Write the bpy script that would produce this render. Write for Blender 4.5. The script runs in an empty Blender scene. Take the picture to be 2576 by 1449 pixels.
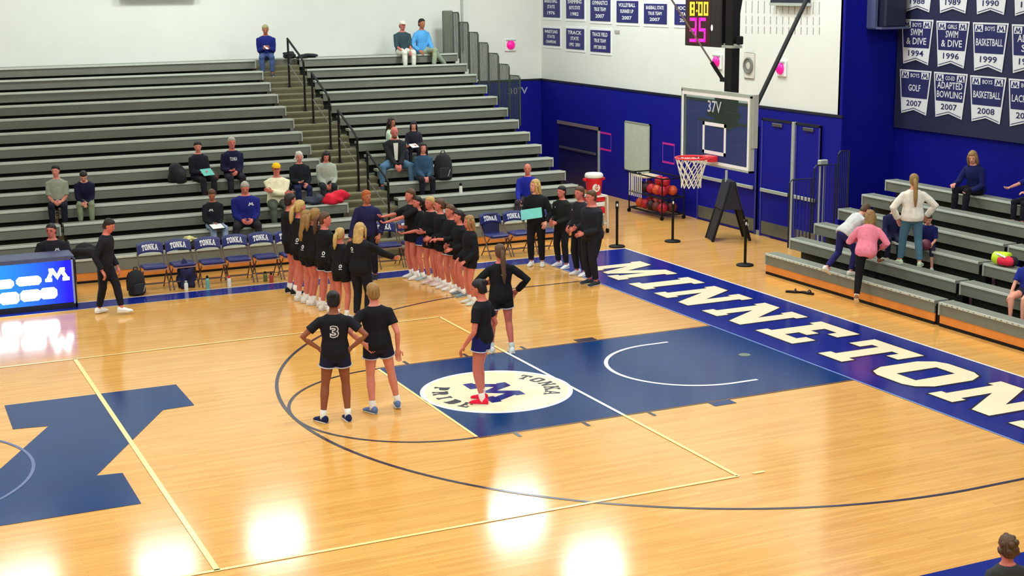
import bpy, bmesh, math, random
from mathutils import Vector, Matrix, Quaternion
random.seed(7)
S = bpy.context.scene
COL = S.collection
PI = math.pi
# ------------------------------------------------------------------ camera
CAM = Vector((-12.61238, -17.57346, 5.54614)); YAW, PITCH, ROLL, FPX = 0.43415, -0.20959, -0.01195, 3617.64
_f = Vector((math.cos(PITCH)*math.sin(YAW), math.cos(PITCH)*math.cos(YAW), math.sin(PITCH)))
_r0 = Vector((math.cos(YAW), -math.sin(YAW), 0)); _u0 = _r0.cross(_f)
_r = math.cos(ROLL)*_r0 + math.sin(ROLL)*_u0; _u = math.cos(ROLL)*_u0 - math.sin(ROLL)*_r0
cd = bpy.data.cameras.new('camera'); cam = bpy.data.objects.new('camera', cd); COL.objects.link(cam)
cam.matrix_world = Matrix(((_r.x, _u.x, -_f.x, CAM.x), (_r.y, _u.y, -_f.y, CAM.y), (_r.z, _u.z, -_f.z, CAM.z), (0, 0, 0, 1)))
cd.sensor_width = 36; cd.lens = FPX*36/2576; cd.clip_end = 200
S.camera = cam
# ------------------------------------------------------------------ light and exposure
S.view_settings.view_transform = 'Standard'; S.view_settings.look = 'None'
S.view_settings.gamma = 1; S.view_settings.use_curve_mapping = False
S.view_settings.exposure = 0.0
w = bpy.data.worlds.new('hall_air'); S.world = w; w.use_nodes = True
w.node_tree.nodes['Background'].inputs[0].default_value = (0.8, 0.86, 0.95, 1)
w.node_tree.nodes['Background'].inputs[1].default_value = 0.25
LAMP_W = 166.0
LAMP_RGB = (0.93, 1.0, 0.97)
CEIL = 8.6
LAMPS = [(-9.7, 16.2, .8), (-6.5, 15.8, .9), (-3.6, 16.3, 1.05), (2.5, 14.9, 1.6), (2.7, 11.0, 1.3), (-14.5, 16.0, .7), (2.8, 6.6, 1.0)]  # last lamp is unseen, added to brighten the end wall
LAMPS += [(x, y, 1.08) for y in (5.0, -1.0, -7.0, -13.0) for x in (-16.0, -10.5, -5.0, 0.5, 5.2)]
LAMPS = [(x, y, k*(.8 if x > 0 and y < 6 else 1)) for x, y, k in LAMPS]

# ------------------------------------------------------------------ helpers
def at(px, py, axis, val):
    """the point where the line of sight through a photo pixel meets the plane axis = val"""
    d = _f + _r*((px-1288)/FPX) - _u*((py-724.5)/FPX)
    i = 'xyz'.index(axis); return CAM + d*((val-CAM[i])/d[i])
def s2l(c): return c/12.92 if c <= .04045 else ((c+.055)/1.055)**2.4
def rgb(r, g, b): return (s2l(r/255), s2l(g/255), s2l(b/255), 1)
MATS = {}
def mat(name, c, rough=.6, metal=0., var=.06, scale=9., spec=.5, emit=0, bump=0., coat=0.):
    if name in MATS: return MATS[name]
    m = bpy.data.materials.new(name); m.use_nodes = True; MATS[name] = m
    nt = m.node_tree; b = nt.nodes['Principled BSDF']
    b.inputs['Roughness'].default_value = rough; b.inputs['Metallic'].default_value = metal
    b.inputs['Specular IOR Level'].default_value = spec; b.inputs['Coat Weight'].default_value = coat
    if len(c) == 3: c = rgb(*c)
    tc = nt.nodes.new('ShaderNodeTexCoord'); n = nt.nodes.new('ShaderNodeTexNoise')
    n.inputs['Scale'].default_value = scale; n.inputs['Detail'].default_value = 3
    nt.links.new(tc.outputs['Object'], n.inputs['Vector'])
    cr = nt.nodes.new('ShaderNodeValToRGB')
    cr.color_ramp.elements[0].position = .3; cr.color_ramp.elements[1].position = .7
    cr.color_ramp.elements[0].color = tuple(x*(1-var) for x in c[:3])+(1,)
    cr.color_ramp.elements[1].color = tuple(min(1, x*(1+var)) for x in c[:3])+(1,)
    nt.links.new(n.outputs['Fac'], cr.inputs['Fac']); nt.links.new(cr.outputs['Color'], b.inputs['Base Color'])
    if bump:
        bp = nt.nodes.new('ShaderNodeBump'); bp.inputs['Strength'].default_value = bump; bp.inputs['Distance'].default_value = .01
        nt.links.new(n.outputs['Fac'], bp.inputs['Height']); nt.links.new(bp.outputs['Normal'], b.inputs['Normal'])
    if emit:
        b.inputs['Emission Color'].default_value = c; b.inputs['Emission Strength'].default_value = emit
    return m

class MB:
    """collects shapes and links them as one mesh object"""
    def __init__(s): s.v = []; s.f = []
    def add(s, vs, fs):
        o = len(s.v); s.v += [Vector(p) for p in vs]; s.f += [tuple(i+o for i in f) for f in fs]; return s
    def box(s, lo, hi, M=None, ch=0.):
        x0, y0, z0 = lo; x1, y1, z1 = hi
        vs = [(x0,y0,z0),(x1,y0,z0),(x1,y1,z0),(x0,y1,z0),(x0,y0,z1),(x1,y0,z1),(x1,y1,z1),(x0,y1,z1)]
        if M is not None: vs = [M @ Vector(p) for p in vs]
        return s.add(vs, [(3,2,1,0),(4,5,6,7),(0,1,5,4),(1,2,6,5),(2,3,7,6),(3,0,4,7)])
    def rbox(s, lo, hi, c=.02, M=None):
        """box with chamfered vertical edges and top"""
        x0, y0, z0 = lo; x1, y1, z1 = hi
        def ring(i, z):
            return [(x0+c+i,y0+i,z),(x1-c-i,y0+i,z),(x1-i,y0+c+i,z),(x1-i,y1-c-i,z),(x1-c-i,y1-i,z),(x0+c+i,y1-i,z),(x0+i,y1-c-i,z),(x0+i,y0+c+i,z)]
        k = c*.5
        rs = [ring(k, z0), ring(0, z0+k), ring(0, z1-k), ring(k, z1)]
        vs = [Vector(p) for r in rs for p in r]
        if M is not None: vs = [M @ p for p in vs]
        fs = [tuple(range(7, -1, -1)), tuple(range(24, 32))]
        for j in range(3):
            for i in range(8): fs.append((j*8+i, j*8+(i+1) % 8, (j+1)*8+(i+1) % 8, (j+1)*8+i))
        return s.add(vs, fs)
    def loft(s, rings):
        """rings: (centre, u, v, ru, rv); closed ends"""
        n = 12; vs = []
        for c, u, v, ru, rv in rings:
            c = Vector(c)
            for i in range(n):
                a = 2*PI*i/n; vs.append(c+u*(ru*math.cos(a))+v*(rv*math.sin(a)))
        fs = [tuple(range(n-1, -1, -1)), tuple(range((len(rings)-1)*n, len(rings)*n))]
        for j in range(len(rings)-1):
            for i in range(n): fs.append((j*n+i, j*n+(i+1) % n, (j+1)*n+(i+1) % n, (j+1)*n+i))
        return s.add(vs, fs)
    def tube(s, pts, r, n=8, closed=False):
        pts = [Vector(p) for p in pts]; m = len(pts)
        rr = r if isinstance(r, (list, tuple)) else [r]*m
        vs = []; prev = None
        for i in range(m):
            if closed: d = pts[(i+1) % m]-pts[i-1]
            else: d = pts[min(i+1, m-1)]-pts[max(i-1, 0)]
            d.normalize()
            if prev is None:
                a = Vector((0, 0, 1)) if abs(d.z) < .9 else Vector((1, 0, 0))
                u = d.cross(a).normalized()
            else:
                u = (prev-d*prev.dot(d)).normalized()
            prev = u; v = d.cross(u)
            for k in range(n):
                a = 2*PI*k/n; vs.append(pts[i]+(u*math.cos(a)+v*math.sin(a))*rr[i])
        fs = []
        L = m if closed else m-1
        for j in range(L):
            for i in range(n): fs.append((j*n+i, j*n+(i+1) % n, ((j+1) % m)*n+(i+1) % n, ((j+1) % m)*n+i))
        if not closed: fs += [tuple(range(n-1, -1, -1)), tuple(range((m-1)*n, m*n))]
        return s.add(vs, fs)
    def ell(s, c, r, M=None, nu=12, nv=8):
        c = Vector(c); vs = []; fs = []
        for j in range(1, nv):
            t = PI*j/nv
            for i in range(nu):
                a = 2*PI*i/nu
                p = Vector((r[0]*math.sin(t)*math.cos(a), r[1]*math.sin(t)*math.sin(a), r[2]*math.cos(t)))
                vs.append(c+(M @ p if M is not None else p))
        top = Vector((0, 0, r[2])); 
        if M is not None: top = M @ top
        vs += [c+top, c-top]; a, b = len(vs)-2, len(vs)-1
        for j in range(nv-2):
            for i in range(nu): fs.append((j*nu+(i+1) % nu, j*nu+i, (j+1)*nu+i, (j+1)*nu+(i+1) % nu))
        for i in range(nu):
            fs.append((a, i, (i+1) % nu)); fs.append((b, (nv-2)*nu+(i+1) % nu, (nv-2)*nu+i))
        return s.add(vs, fs)
    def lathe(s, c, prof, n=20, axis=None):
        c = Vector(c); vs = []; fs = []
        for r, z in prof:
            for i in range(n):
                a = 2*PI*i/n; p = Vector((r*math.cos(a), r*math.sin(a), z)); vs.append(c+(axis @ p if axis is not None else p))
        m = len(prof)
        for j in range(m-1):
            for i in range(n): fs.append((j*n+i, j*n+(i+1) % n, (j+1)*n+(i+1) % n, (j+1)*n+i))
        fs += [tuple(range(n-1, -1, -1)), tuple(range((m-1)*n, m*n))]
        return s.add(vs, fs)
    def poly(s, pts, o, u, v, th=0.):
        """flat (or th thick) polygon of 2-D pts laid on origin o with axes u, v"""
        o, u, v = Vector(o), Vector(u), Vector(v); n = u.cross(v).normalized()
        vs = [o+u*a+v*b+n*th for a, b in pts]; k = len(pts)
        if not th: return s.add(vs, [tuple(range(k))])
        vs += [p-n*th for p in vs]
        return s.add(vs, [tuple(range(k)), tuple(range(2*k-1, k-1, -1))]+[(i+k, (i+1) % k+k, (i+1) % k, i) for i in range(k)])
    def build(s, name, m, parent=None, smooth=False):
        me = bpy.data.meshes.new(name); me.from_pydata([tuple(p) for p in s.v], [], s.f)
        if smooth: me.polygons.foreach_set('use_smooth', [True]*len(me.polygons))
        me.materials.append(m); me.update()
        ob = bpy.data.objects.new(name, me); COL.objects.link(ob)
        if parent is not None: ob.parent = parent
        return ob
def tag(o, label, cat, group=None):
    o['label'] = label; o['category'] = cat
    if group: o['group'] = group
    return o
def thing(name, label, cat, loc=(0, 0, 0), rz=0, group=None):
    o = bpy.data.objects.new(name, None); COL.objects.link(o); o.empty_display_size = .1
    o.location = loc; o.rotation_euler = (0, 0, rz); return tag(o, label, cat, group)
def struct(o): o['kind'] = 'structure'; return o
def stuff(o): o['kind'] = 'stuff'; return o
def copy_tree(o, parent=None):
    c = o.copy(); COL.objects.link(c); c.parent = parent
    for ch in list(o.children): copy_tree(ch, c)
    return c
# ---- lettering
_TX = {}
def text_geo(s, bold=.012):
    if (s, bold) in _TX: return _TX[(s, bold)]
    cu = bpy.data.curves.new('t', 'FONT'); cu.body = s; cu.size = 1; cu.align_x = 'CENTER'; cu.align_y = 'CENTER'
    cu.offset = bold; cu.resolution_u = 2
    ob = bpy.data.objects.new('t', cu); COL.objects.link(ob)
    dg = bpy.context.evaluated_depsgraph_get(); me = bpy.data.meshes.new_from_object(ob.evaluated_get(dg))
    vs = [(v.co.x, v.co.y) for v in me.vertices]; fs = [tuple(p.vertices) for p in me.polygons]
    x0, x1 = min(v[0] for v in vs), max(v[0] for v in vs); y0, y1 = min(v[1] for v in vs), max(v[1] for v in vs)
    vs = [((a-(x0+x1)/2), (b-(y0+y1)/2)) for a, b in vs]
    bpy.data.objects.remove(ob); bpy.data.curves.remove(cu); bpy.data.meshes.remove(me)
    _TX[(s, bold)] = (vs, fs, x1-x0, y1-y0); return _TX[(s, bold)]
def text(mb, s, o, u, v, w=None, h=None, bold=.012, warp=None):
    """flat text of overall width w and height h, centred on o"""
    vs, fs, tw, th = text_geo(s, bold); o, u, v = Vector(o), Vector(u), Vector(v)
    sy = (h/th) if h else w/tw; sx = (w/tw) if w else sy
    pts = []
    for a, b in vs:
        p = o+u*(a*sx)+v*(b*sy)
        pts.append(warp(p) if warp else p)
    mb.add(pts, fs)
G = {
 'M': (1.15, [[(0,0),(.36,0),(.36,.18),(.29,.18),(.29,.62),(.5,.08),(.65,.08),(.86,.62),(.86,.18),(.79,.18),(.79,0),(1.15,0),(1.15,.18),(1.08,.18),(1.08,.82),(1.15,.82),(1.15,1),(.80,1),(.575,.46),(.35,1),(0,1),(0,.82),(.07,.82),(.07,.18),(0,.18)]]),
 'I': (.46, [[(0,0),(.46,0),(.46,.18),(.37,.18),(.37,.82),(.46,.82),(.46,1),(0,1),(0,.82),(.09,.82),(.09,.18),(0,.18)]]),
 'N': (.97, [[(0,0),(.37,0),(.37,.18),(.30,.18),(.30,.60),(.66,0),(.91,0),(.91,.82),(.97,.82),(.97,1),(.62,1),(.62,.82),(.69,.82),(.69,.42),(.34,1),(0,1),(0,.82),(.08,.82),(.08,.18),(0,.18)]]),
 'E': (.77, [[(0,0),(.77,0),(.77,.34),(.58,.34),(.58,.2),(.34,.2),(.34,.41),(.5,.41),(.5,.59),(.34,.59),(.34,.8),(.58,.8),(.58,.66),(.77,.66),(.77,1),(0,1),(0,.82),(.09,.82),(.09,.18),(0,.18)]]),
 'T': (.88, [[(.22,0),(.66,0),(.66,.18),(.56,.18),(.56,.8),(.68,.8),(.68,.62),(.88,.62),(.88,1),(0,1),(0,.62),(.2,.62),(.2,.8),(.32,.8),(.32,.18),(.22,.18)]]),
 'O': (.9, [[(.24,0),(.66,0),(.62,.22),(.30,.22),(.30,.78),(.24,1),(.1,.94),(0,.76),(0,.24),(.1,.06)],[(.66,0),(.8,.06),(.9,.24),(.9,.76),(.8,.94),(.66,1),(.24,1),(.30,.78),(.60,.78),(.62,.22)]]),
 'K': (.95, [[(0,0),(.37,0),(.37,.18),(.31,.18),(.31,.36),(.38,.44),(.56,.18),(.5,.18),(.5,0),(.95,0),(.95,.18),(.88,.18),(.56,.62),(.74,.82),(.9,.82),(.9,1),(.5,1),(.5,.82),(.54,.82),(.31,.58),(.31,.82),(.37,.82),(.37,1),(0,1),(0,.82),(.08,.82),(.08,.18),(0,.18)]]),
 'A': (1.0, [[(0,0),(.38,0),(.38,.18),(.32,.18),(.35,.3),(.5,.3),(.5,.46),(.4,.46),(.48,.76),(.5,.76),(.5,1),(.36,1),(.1,.18),(0,.18)],[(1,0),(.62,0),(.62,.18),(.68,.18),(.65,.3),(.5,.3),(.5,.46),(.6,.46),(.52,.76),(.5,.76),(.5,1),(.64,1),(.9,.18),(1,.18)]]),
 'P': (.8, [[(0,0),(.4,0),(.4,.18),(.32,.18),(.32,.36),(.6,.36),(.8,.5),(.8,.86),(.64,1),(0,1),(0,.82),(.08,.82),(.08,.18),(0,.18)]]),
 'R': (.9, [[(0,0),(.37,0),(.37,.18),(.31,.18),(.31,.4),(.42,.4),(.56,0),(.9,0),(.9,.18),(.8,.18),(.7,.44),(.82,.55),(.82,.86),(.68,1),(0,1),(0,.82),(.08,.82),(.08,.18),(0,.18)]]),
 'D': (.85, [[(0,0),(.62,0),(.85,.2),(.85,.8),(.62,1),(0,1),(0,.82),(.09,.82),(.09,.18),(0,.18)]]),
}
def glyph(mb, ch, o, u, v, h, wd=None):
    w0, ps = G[ch]; sx = (wd/w0) if wd else h
    for p in ps: mb.poly([(a*sx, b*h) for a, b in p], o, u, v)
def word(mb, s, o, u, v, h, gap=.12, wd=None):
    """slab lettering centred on o"""
    tot = sum(G[c][0] for c in s)+gap*(len(s)-1); k = (wd/tot) if wd else h
    x = -tot*k/2; o, u, v = Vector(o), Vector(u), Vector(v)
    for c in s:
        glyph(mb, c, o+u*x-v*(h/2), u, v, h, G[c][0]*k); x += (G[c][0]+gap)*k
# the school's block M: right half, x from the centre line, y up, overall 8.2 x 4.6 before scaling
def block_m(mb, o, u, v, s):
    half = [(0, .1), (1.15, 2.3), (2.72, 2.3), (2.72, 1.17), (2.43, 1.13), (3.67, -1.17), (4.1, -1.2), (4.1, -2.36), (1.78, -2.38), (1.76, -1.2), (2.19, -1.13), (1.45, .36), (0, -1.9)]
    mb.poly([(a*s, b*s) for a, b in half], o, u, v)
    mb.poly([(-a*s, b*s) for a, b in half][::-1], o, u, v)
SEG = {'0': 'abcdef', '1': 'bc', '2': 'abged', '3': 'abgcd', '4': 'fgbc', '5': 'afgcd', '6': 'afgedc', '7': 'abc', '8': 'abcdefg', '9': 'abfgcd'}
def digit(mb, ch, o, u, v, w, h, t):
    o, u, v = Vector(o), Vector(u), Vector(v)
    R = {'a': (0, h-t, w, h), 'd': (0, 0, w, t), 'g': (0, h/2-t/2, w, h/2+t/2), 'f': (0, h/2, t, h), 'b': (w-t, h/2, w, h), 'e': (0, 0, t, h/2), 'c': (w-t, 0, w, h/2)}
    for k in SEG[ch]:
        a0, b0, a1, b1 = R[k]; mb.poly([(a0, b0), (a1, b0), (a1, b1), (a0, b1)], o, u, v)
X, Y, Z = Vector((1, 0, 0)), Vector((0, 1, 0)), Vector((0, 0, 1))

# ------------------------------------------------------------------ materials
def wood_floor():
    m = bpy.data.materials.new('maple_court'); m.use_nodes = True; nt = m.node_tree; b = nt.nodes['Principled BSDF']
    tc = nt.nodes.new('ShaderNodeTexCoord')
    br = nt.nodes.new('ShaderNodeTexBrick'); br.inputs['Scale'].default_value = 1
    br.inputs['Brick Width'].default_value = 1.3; br.inputs['Row Height'].default_value = .057; br.inputs['Mortar Size'].default_value = .0012
    br.offset = .37; br.inputs['Color1'].default_value = rgb(228, 174, 95); br.inputs['Color2'].default_value = rgb(217, 160, 81)
    br.inputs['Mortar'].default_value = rgb(190, 130, 62)
    nt.links.new(tc.outputs['Object'], br.inputs['Vector'])
    mp = nt.nodes.new('ShaderNodeMapping'); mp.inputs['Scale'].default_value = (.7, 9, 1)
    nz = nt.nodes.new('ShaderNodeTexNoise'); nz.inputs['Scale'].default_value = 1.6; nz.inputs['Detail'].default_value = 5
    nt.links.new(tc.outputs['Object'], mp.inputs['Vector']); nt.links.new(mp.outputs['Vector'], nz.inputs['Vector'])
    mr = nt.nodes.new('ShaderNodeMapRange'); mr.inputs[1].default_value = .3; mr.inputs[2].default_value = .7; mr.inputs[3].default_value = .9; mr.inputs[4].default_value = 1.08
    nt.links.new(nz.outputs['Fac'], mr.inputs[0])
    mx = nt.nodes.new('ShaderNodeMix'); mx.data_type = 'RGBA'; mx.blend_type = 'MULTIPLY'; mx.inputs[0].default_value = 1
    nt.links.new(br.outputs['Color'], mx.inputs[6]); nt.links.new(mr.outputs[0], mx.inputs[7])
    nt.links.new(mx.outputs[2], b.inputs['Base Color'])
    b.inputs['Roughness'].default_value = .13; b.inputs['Specular IOR Level'].default_value = .5
    return m
M_FLOOR = wood_floor()
M_PAINT = mat('royal_floor_paint', (6, 52, 108), .15, var=.1, scale=1.2, spec=.12)
M_BAND = mat('navy_floor_paint', (14, 34, 126), .16, var=.1, scale=1.2, spec=.25)
M_CREAM = mat('cream_floor_paint', (250, 236, 198), .22, var=.03, scale=2)
M_VLINE = mat('pale_yellow_line', (255, 226, 150), .22, var=.03)
M_WLINE = mat('white_line', (240, 242, 245), .22, var=.02)
M_DLINE = mat('dark_line', (44, 40, 66), .22, var=.05)
M_INK = mat('black_letter_edge', (10, 14, 46), .22, var=.05)
M_WHITEWALL = mat('white_wall_paint', (226, 230, 224), .7, var=.02, scale=1.5, bump=.05)
M_BLUEWALL = mat('blue_wall_paint', (10, 16, 138), .6, var=.08, scale=1.0, spec=.2)
M_NAVYWALL = mat('navy_wall_paint', (6, 12, 132), .65, var=.07, scale=1.0, spec=.15)
M_CEIL = mat('ceiling_paint', (215, 215, 210), .8, var=.03)
M_TRIM = mat('dark_trim', (16, 20, 40), .5)
M_SEAT = mat('grey_bleacher_plastic', (130, 134, 122), .5, var=.07, scale=3)
M_RISER = mat('grey_bleacher_riser', (116, 120, 109), .55, var=.08, scale=2.2)
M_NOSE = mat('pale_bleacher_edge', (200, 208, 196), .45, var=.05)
M_DECK = mat('dark_bleacher_deck', (76, 82, 72), .7)
M_GAPSHADE = mat('painted_gap_shade', (38, 46, 38), .8)  # dark colour standing in for the shade in the bleacher gaps
M_STEP = mat('tan_aisle_tread', (110, 108, 80), .6, var=.08)
M_KICK = mat('orange_wood_board', (226, 140, 62), .4, var=.1, scale=4)
M_BLACK = mat('black_powder_coat', (13, 13, 16), .6, var=.1, spec=.25)
M_BLKFAB = mat('black_fabric', (24, 25, 31), .85, var=.15, scale=14)
M_NAVYVINYL = mat('navy_vinyl', (24, 34, 104), .4, var=.08)
M_WHITE = mat('white_print', (236, 238, 240), .6, var=.02)
M_STEEL = mat('grey_steel', (120, 116, 118), .35, .7)
M_LGREY = mat('light_grey_metal', (182, 192, 184), .4, .3)
M_RED = mat('red_plastic', (214, 22, 40), .35)
M_RIM = mat('red_rim_paint', (240, 44, 62), .35)
M_NET = mat('white_net_cord', (232, 228, 206), .8)

# ------------------------------------------------------------------ lamps
for i, (lx, ly, lk) in enumerate(LAMPS):
    t = thing('ceiling_light', 'rectangular white high-bay ceiling light hanging above the hall', 'light', (lx, ly, CEIL-.35), 0, 'high-bay ceiling lights')
    b = MB(); b.box((-.75, -.42, .04), (.75, .42, .12)); b.box((-.75, -.42, -.02), (-.7, .42, .04)); b.box((.7, -.42, -.02), (.75, .42, .04)); b.build('housing', M_WHITE, t)
    b = MB(); b.tube([(-.5, 0, .12), (-.5, 0, .35)], .01, 6); b.tube([(.5, 0, .12), (.5, 0, .35)], .01, 6); b.build('hanger', M_STEEL, t)
    ld = bpy.data.lights.new('lamp', 'AREA'); ld.shape = 'RECTANGLE'; ld.size = 1.38; ld.size_y = .8
    ld.energy = LAMP_W*lk; ld.color = LAMP_RGB
    lo = bpy.data.objects.new('lamp', ld); COL.objects.link(lo); lo.parent = t; lo.location = (0, 0, .02)

# ------------------------------------------------------------------ room shell
YB, XE, YR, XR = 19.6, 5.63, 5.9, 6.98       # back wall, end wall, alcove edge, right wall
XL, YF = -24.0, -20.5
fl = MB(); fl.box((XL, YF, -.12), (XR, YB, 0)); floor = struct(fl.build('floor', M_FLOOR))
struct(MB().box((XL, YF, CEIL), (XR, YB, CEIL+.1)).build('ceiling', M_CEIL))
wb = struct(MB().box((XL, YB, 0), (XE, YB+.15, CEIL)).build('wall_back', M_WHITEWALL))
we = struct(MB().box((XE, YR, 0), (XE+.15, YB, CEIL)).build('wall_end', M_WHITEWALL))
wa = struct(MB().box((XE, YR-.001, 0), (XR, YR+.15, CEIL)).build('wall_alcove', M_NAVYWALL))
wr = struct(MB().box((XR, YF, 0), (XR+.15, YR, CEIL)).build('wall_right', M_NAVYWALL))
struct(MB().box((XL-.15, YF, 0), (XL, YB, CEIL)).build('wall_left', M_WHITEWALL))
struct(MB().box((XL, YF-.15, 0), (XR, YF, CEIL)).build('wall_front', M_WHITEWALL))
ZT = 2.8
MB().box((XE-.03, YR-.03, 0), (XE, YB, ZT)).build('blue_wainscot', M_BLUEWALL, we)
MB().box((XE-.05, YR-.05, ZT), (XE, YB, ZT+.05)).build('top_trim', M_TRIM, we)
MB().box((XE-.03, YR-.03, ZT+.05), (XE+.02, YR+.05, CEIL)).build('edge_trim', M_NAVYWALL, we)
MB().box((2.0, YB-.03, 0), (XE, YB, ZT)).build('blue_wainscot', M_BLUEWALL, wb)
MB().box((2.0, YB-.05, ZT), (XE, YB, ZT+.05)).build('top_trim', M_TRIM, wb)
pc = at(1163, 40, 'y', YB-.05).x
MB().tube([(pc, YB-.05, ZT+.9), (pc, YB-.05, CEIL)], .03, 8).build('conduit', M_LGREY, wb)
# hanging conduit / ledge seen at the very top left of the back wall
p0, p1 = at(300, -4, 'y', YB-.1), at(492, -4, 'y', YB-.1)
t = tag(MB().rbox((p0.x, YB-.22, p0.z), (p1.x, YB-.02, p0.z+.25), .02).build('wall_vent', mat('grey_vent', (130, 138, 144), .5)), 'grey ventilation box high on the white back wall above the bleachers', 'vent')
b = MB()
for i in range(4): b.box((p0.x+.05, YB-.235, p0.z+.04+i*.05), (p1.x-.05, YB-.22, p0.z+.06+i*.05))
b.build('louvre', M_TRIM, t)
# slotted acoustic blocks on the end wall
b = None
for ri, (ya, yb_) in enumerate(((2, 33), (40, 60), (66, 84))):
    for k in range(13):
        px = 1877+k*15.4; off = 1.0*k*.25
        a_ = at(px, ya+off, 'x', XE); c_ = at(px, yb_+off, 'x', XE)
        MB().box((XE-.006, a_.y-.012, c_.z), (XE+.01, a_.y+.012, a_.z)).build('acoustic_slot', mat('grey_slot', (170, 166, 168), .8), we)

# ------------------------------------------------------------------ court paint (flat print on the floor)
def paint(mb, name, m): return mb.build(name, m, floor)
def flat(x0, y0, x1, y1, z): return MB().add([(x0, y0, z), (x1, y0, z), (x1, y1, z), (x0, y1, z)], [(0, 1, 2, 3)])
def strip(pts, wd, z, mb=None):
    mb = mb or MB(); pts = [Vector((p[0], p[1], z)) for p in pts]; vs = []
    for i, p in enumerate(pts):
        d = (pts[min(i+1, len(pts)-1)]-pts[max(i-1, 0)]).normalized(); n = Vector((-d.y, d.x, 0))*wd/2
        vs += [p-n, p+n]
    return mb.add(vs, [(2*i, 2*i+2, 2*i+3, 2*i+1) for i in range(len(pts)-1)])
def arc(cx, cy, r, a0, a1, n=64): return [(cx+r*math.cos(a0+(a1-a0)*i/n), cy+r*math.sin(a0+(a1-a0)*i/n)) for i in range(n+1)]
SY = 8.03; NY = -7.62
paint(flat(0, NY-.6, 2.15, SY+.55, .002), 'baseline_band', M_BAND)
paint(flat(XL, SY, 0, SY+.55, .002), 'sideline_band', M_BAND)
paint(flat(XL, NY-2.2, 0, NY, .002), 'sideline_band', M_BAND)
paint(strip([(2.17, NY), (2.17, SY+.57)], .04, .004), 'band_edge_line', M_WLINE)
paint(strip([(XL, SY+.57), (2.17, SY+.57)], .035, .004), 'band_edge_line', M_WLINE)
paint(strip([(XL, SY-.02), (0, SY-.02), (-.02, SY-.02)], .025, .004), 'band_edge_line', M_CREAM)
paint(strip([(-.02, NY), (-.02, SY)], .03, .0055), 'band_edge_line', mat('pale_blue_line', (120, 150, 214), .22))
paint(flat(-5.79, -1.83, 0, 1.83, .003), 'lane_paint', M_PAINT)
paint(strip([(-5.81, -1.86), (-5.81, 1.86)], .04, .004), 'lane_edge_line', M_VLINE)
for y in (-1.86, 1.86): paint(strip([(-5.8, y), (0, y)], .022, .004), 'lane_edge_line', M_DLINE)
th0 = math.acos(max(-1, min(1, (0+1.6)/6.02)))
paint(strip(arc(-1.6, 0, 6.02, PI/2-.0, 3*PI/2, 110), .05, .004), 'three_point_line', M_DLINE)
for y in (-6.02, 6.02): paint(strip([(-1.6, y), (0, y)], .05, .004), 'three_point_line', M_DLINE)
paint(strip(arc(-5.79, 0, 1.83, PI/2, 3*PI/2), .045, .0045), 'free_throw_circle', M_DLINE)
ra = [(-1.22, 1.22)]+arc(-1.6, 0, 1.22, PI/2, 3*PI/2)+[(-1.22, -1.22)]
paint(strip([(p[0], p[1]) for p in ra], .06, .006), 'restricted_arc', M_WLINE)
for x in (-5.32, -4.35, -3.38):
    for s in (-1, 1): paint(strip([(x, s*1.87), (x, s*2.05)], .05, .004), 'lane_hash_mark', M_DLINE)
for s in (-1, 1): paint(flat(-2.46, min(s*1.87, s*2.05), -2.12, max(s*1.87, s*2.05), .004), 'lane_block_mark', M_PAINT if s < 0 else M_DLINE)
VX = -3.736
paint(strip([(VX, -4.5), (VX, 4.5)], .05, .007), 'volleyball_end_line', M_VLINE)
paint(MB().add([(VX-.025, -1.83, .0075), (VX+.025, -1.83, .0075), (VX+.025, 1.83, .0075), (VX-.025, 1.83, .0075)], [(0, 1, 2, 3)]), 'volleyball_end_line', M_WLINE)
paint(strip([(VX-6, -4.5), (VX-6, 4.5)], .06, .007), 'volleyball_attack_line', M_VLINE)
for y in (-4.5, 4.5): paint(strip([(VX-18, y), (VX, y)], .05, .007), 'volleyball_sideline', M_VLINE)
paint(strip([(VX+.2, -4.5), (VX+.36, -4.5)], .05, .007), 'volleyball_sideline', M_VLINE)
lm = MB(); block_m(lm, (-12.76, 0, .0035), -X, -Y, 1.0); paint(lm, 'painted_block_letter', M_PAINT)
paint(strip(arc(-12.76, -.2, 1.83, -PI/2, PI/2, 48), .04, .0065), 'centre_circle', mat('slate_line', (70, 92, 150), .22))
lets = [('M', 7.2, 1.44), ('I', 5.38, .6), ('N', 4.45, 1.24), ('N', 2.84, 1.24), ('E', 1.24, 1.0), ('T', -.13, 1.14), ('O', -1.48, 1.16), ('N', -2.86, 1.24), ('K', -4.36, 1.22), ('A', -5.75, 1.3)]
for ch, y0, wd in lets:
    for k in range(1):
        mb = MB()
        for dx, dy in ((-.035, -.05), (-.035, .02), (.03, -.03), (-.02, -.035)):
            glyph(mb, ch, (.43+dx, y0+dy, .0036+.0002*abs(dy)*20), -Y, X, 1.3, wd)
        paint(mb, 'letter_edge', M_INK)
    mb = MB(); glyph(mb, ch, (.43, y0, .0062), -Y, X, 1.3, wd); paint(mb, 'painted_letter', M_CREAM)
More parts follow.
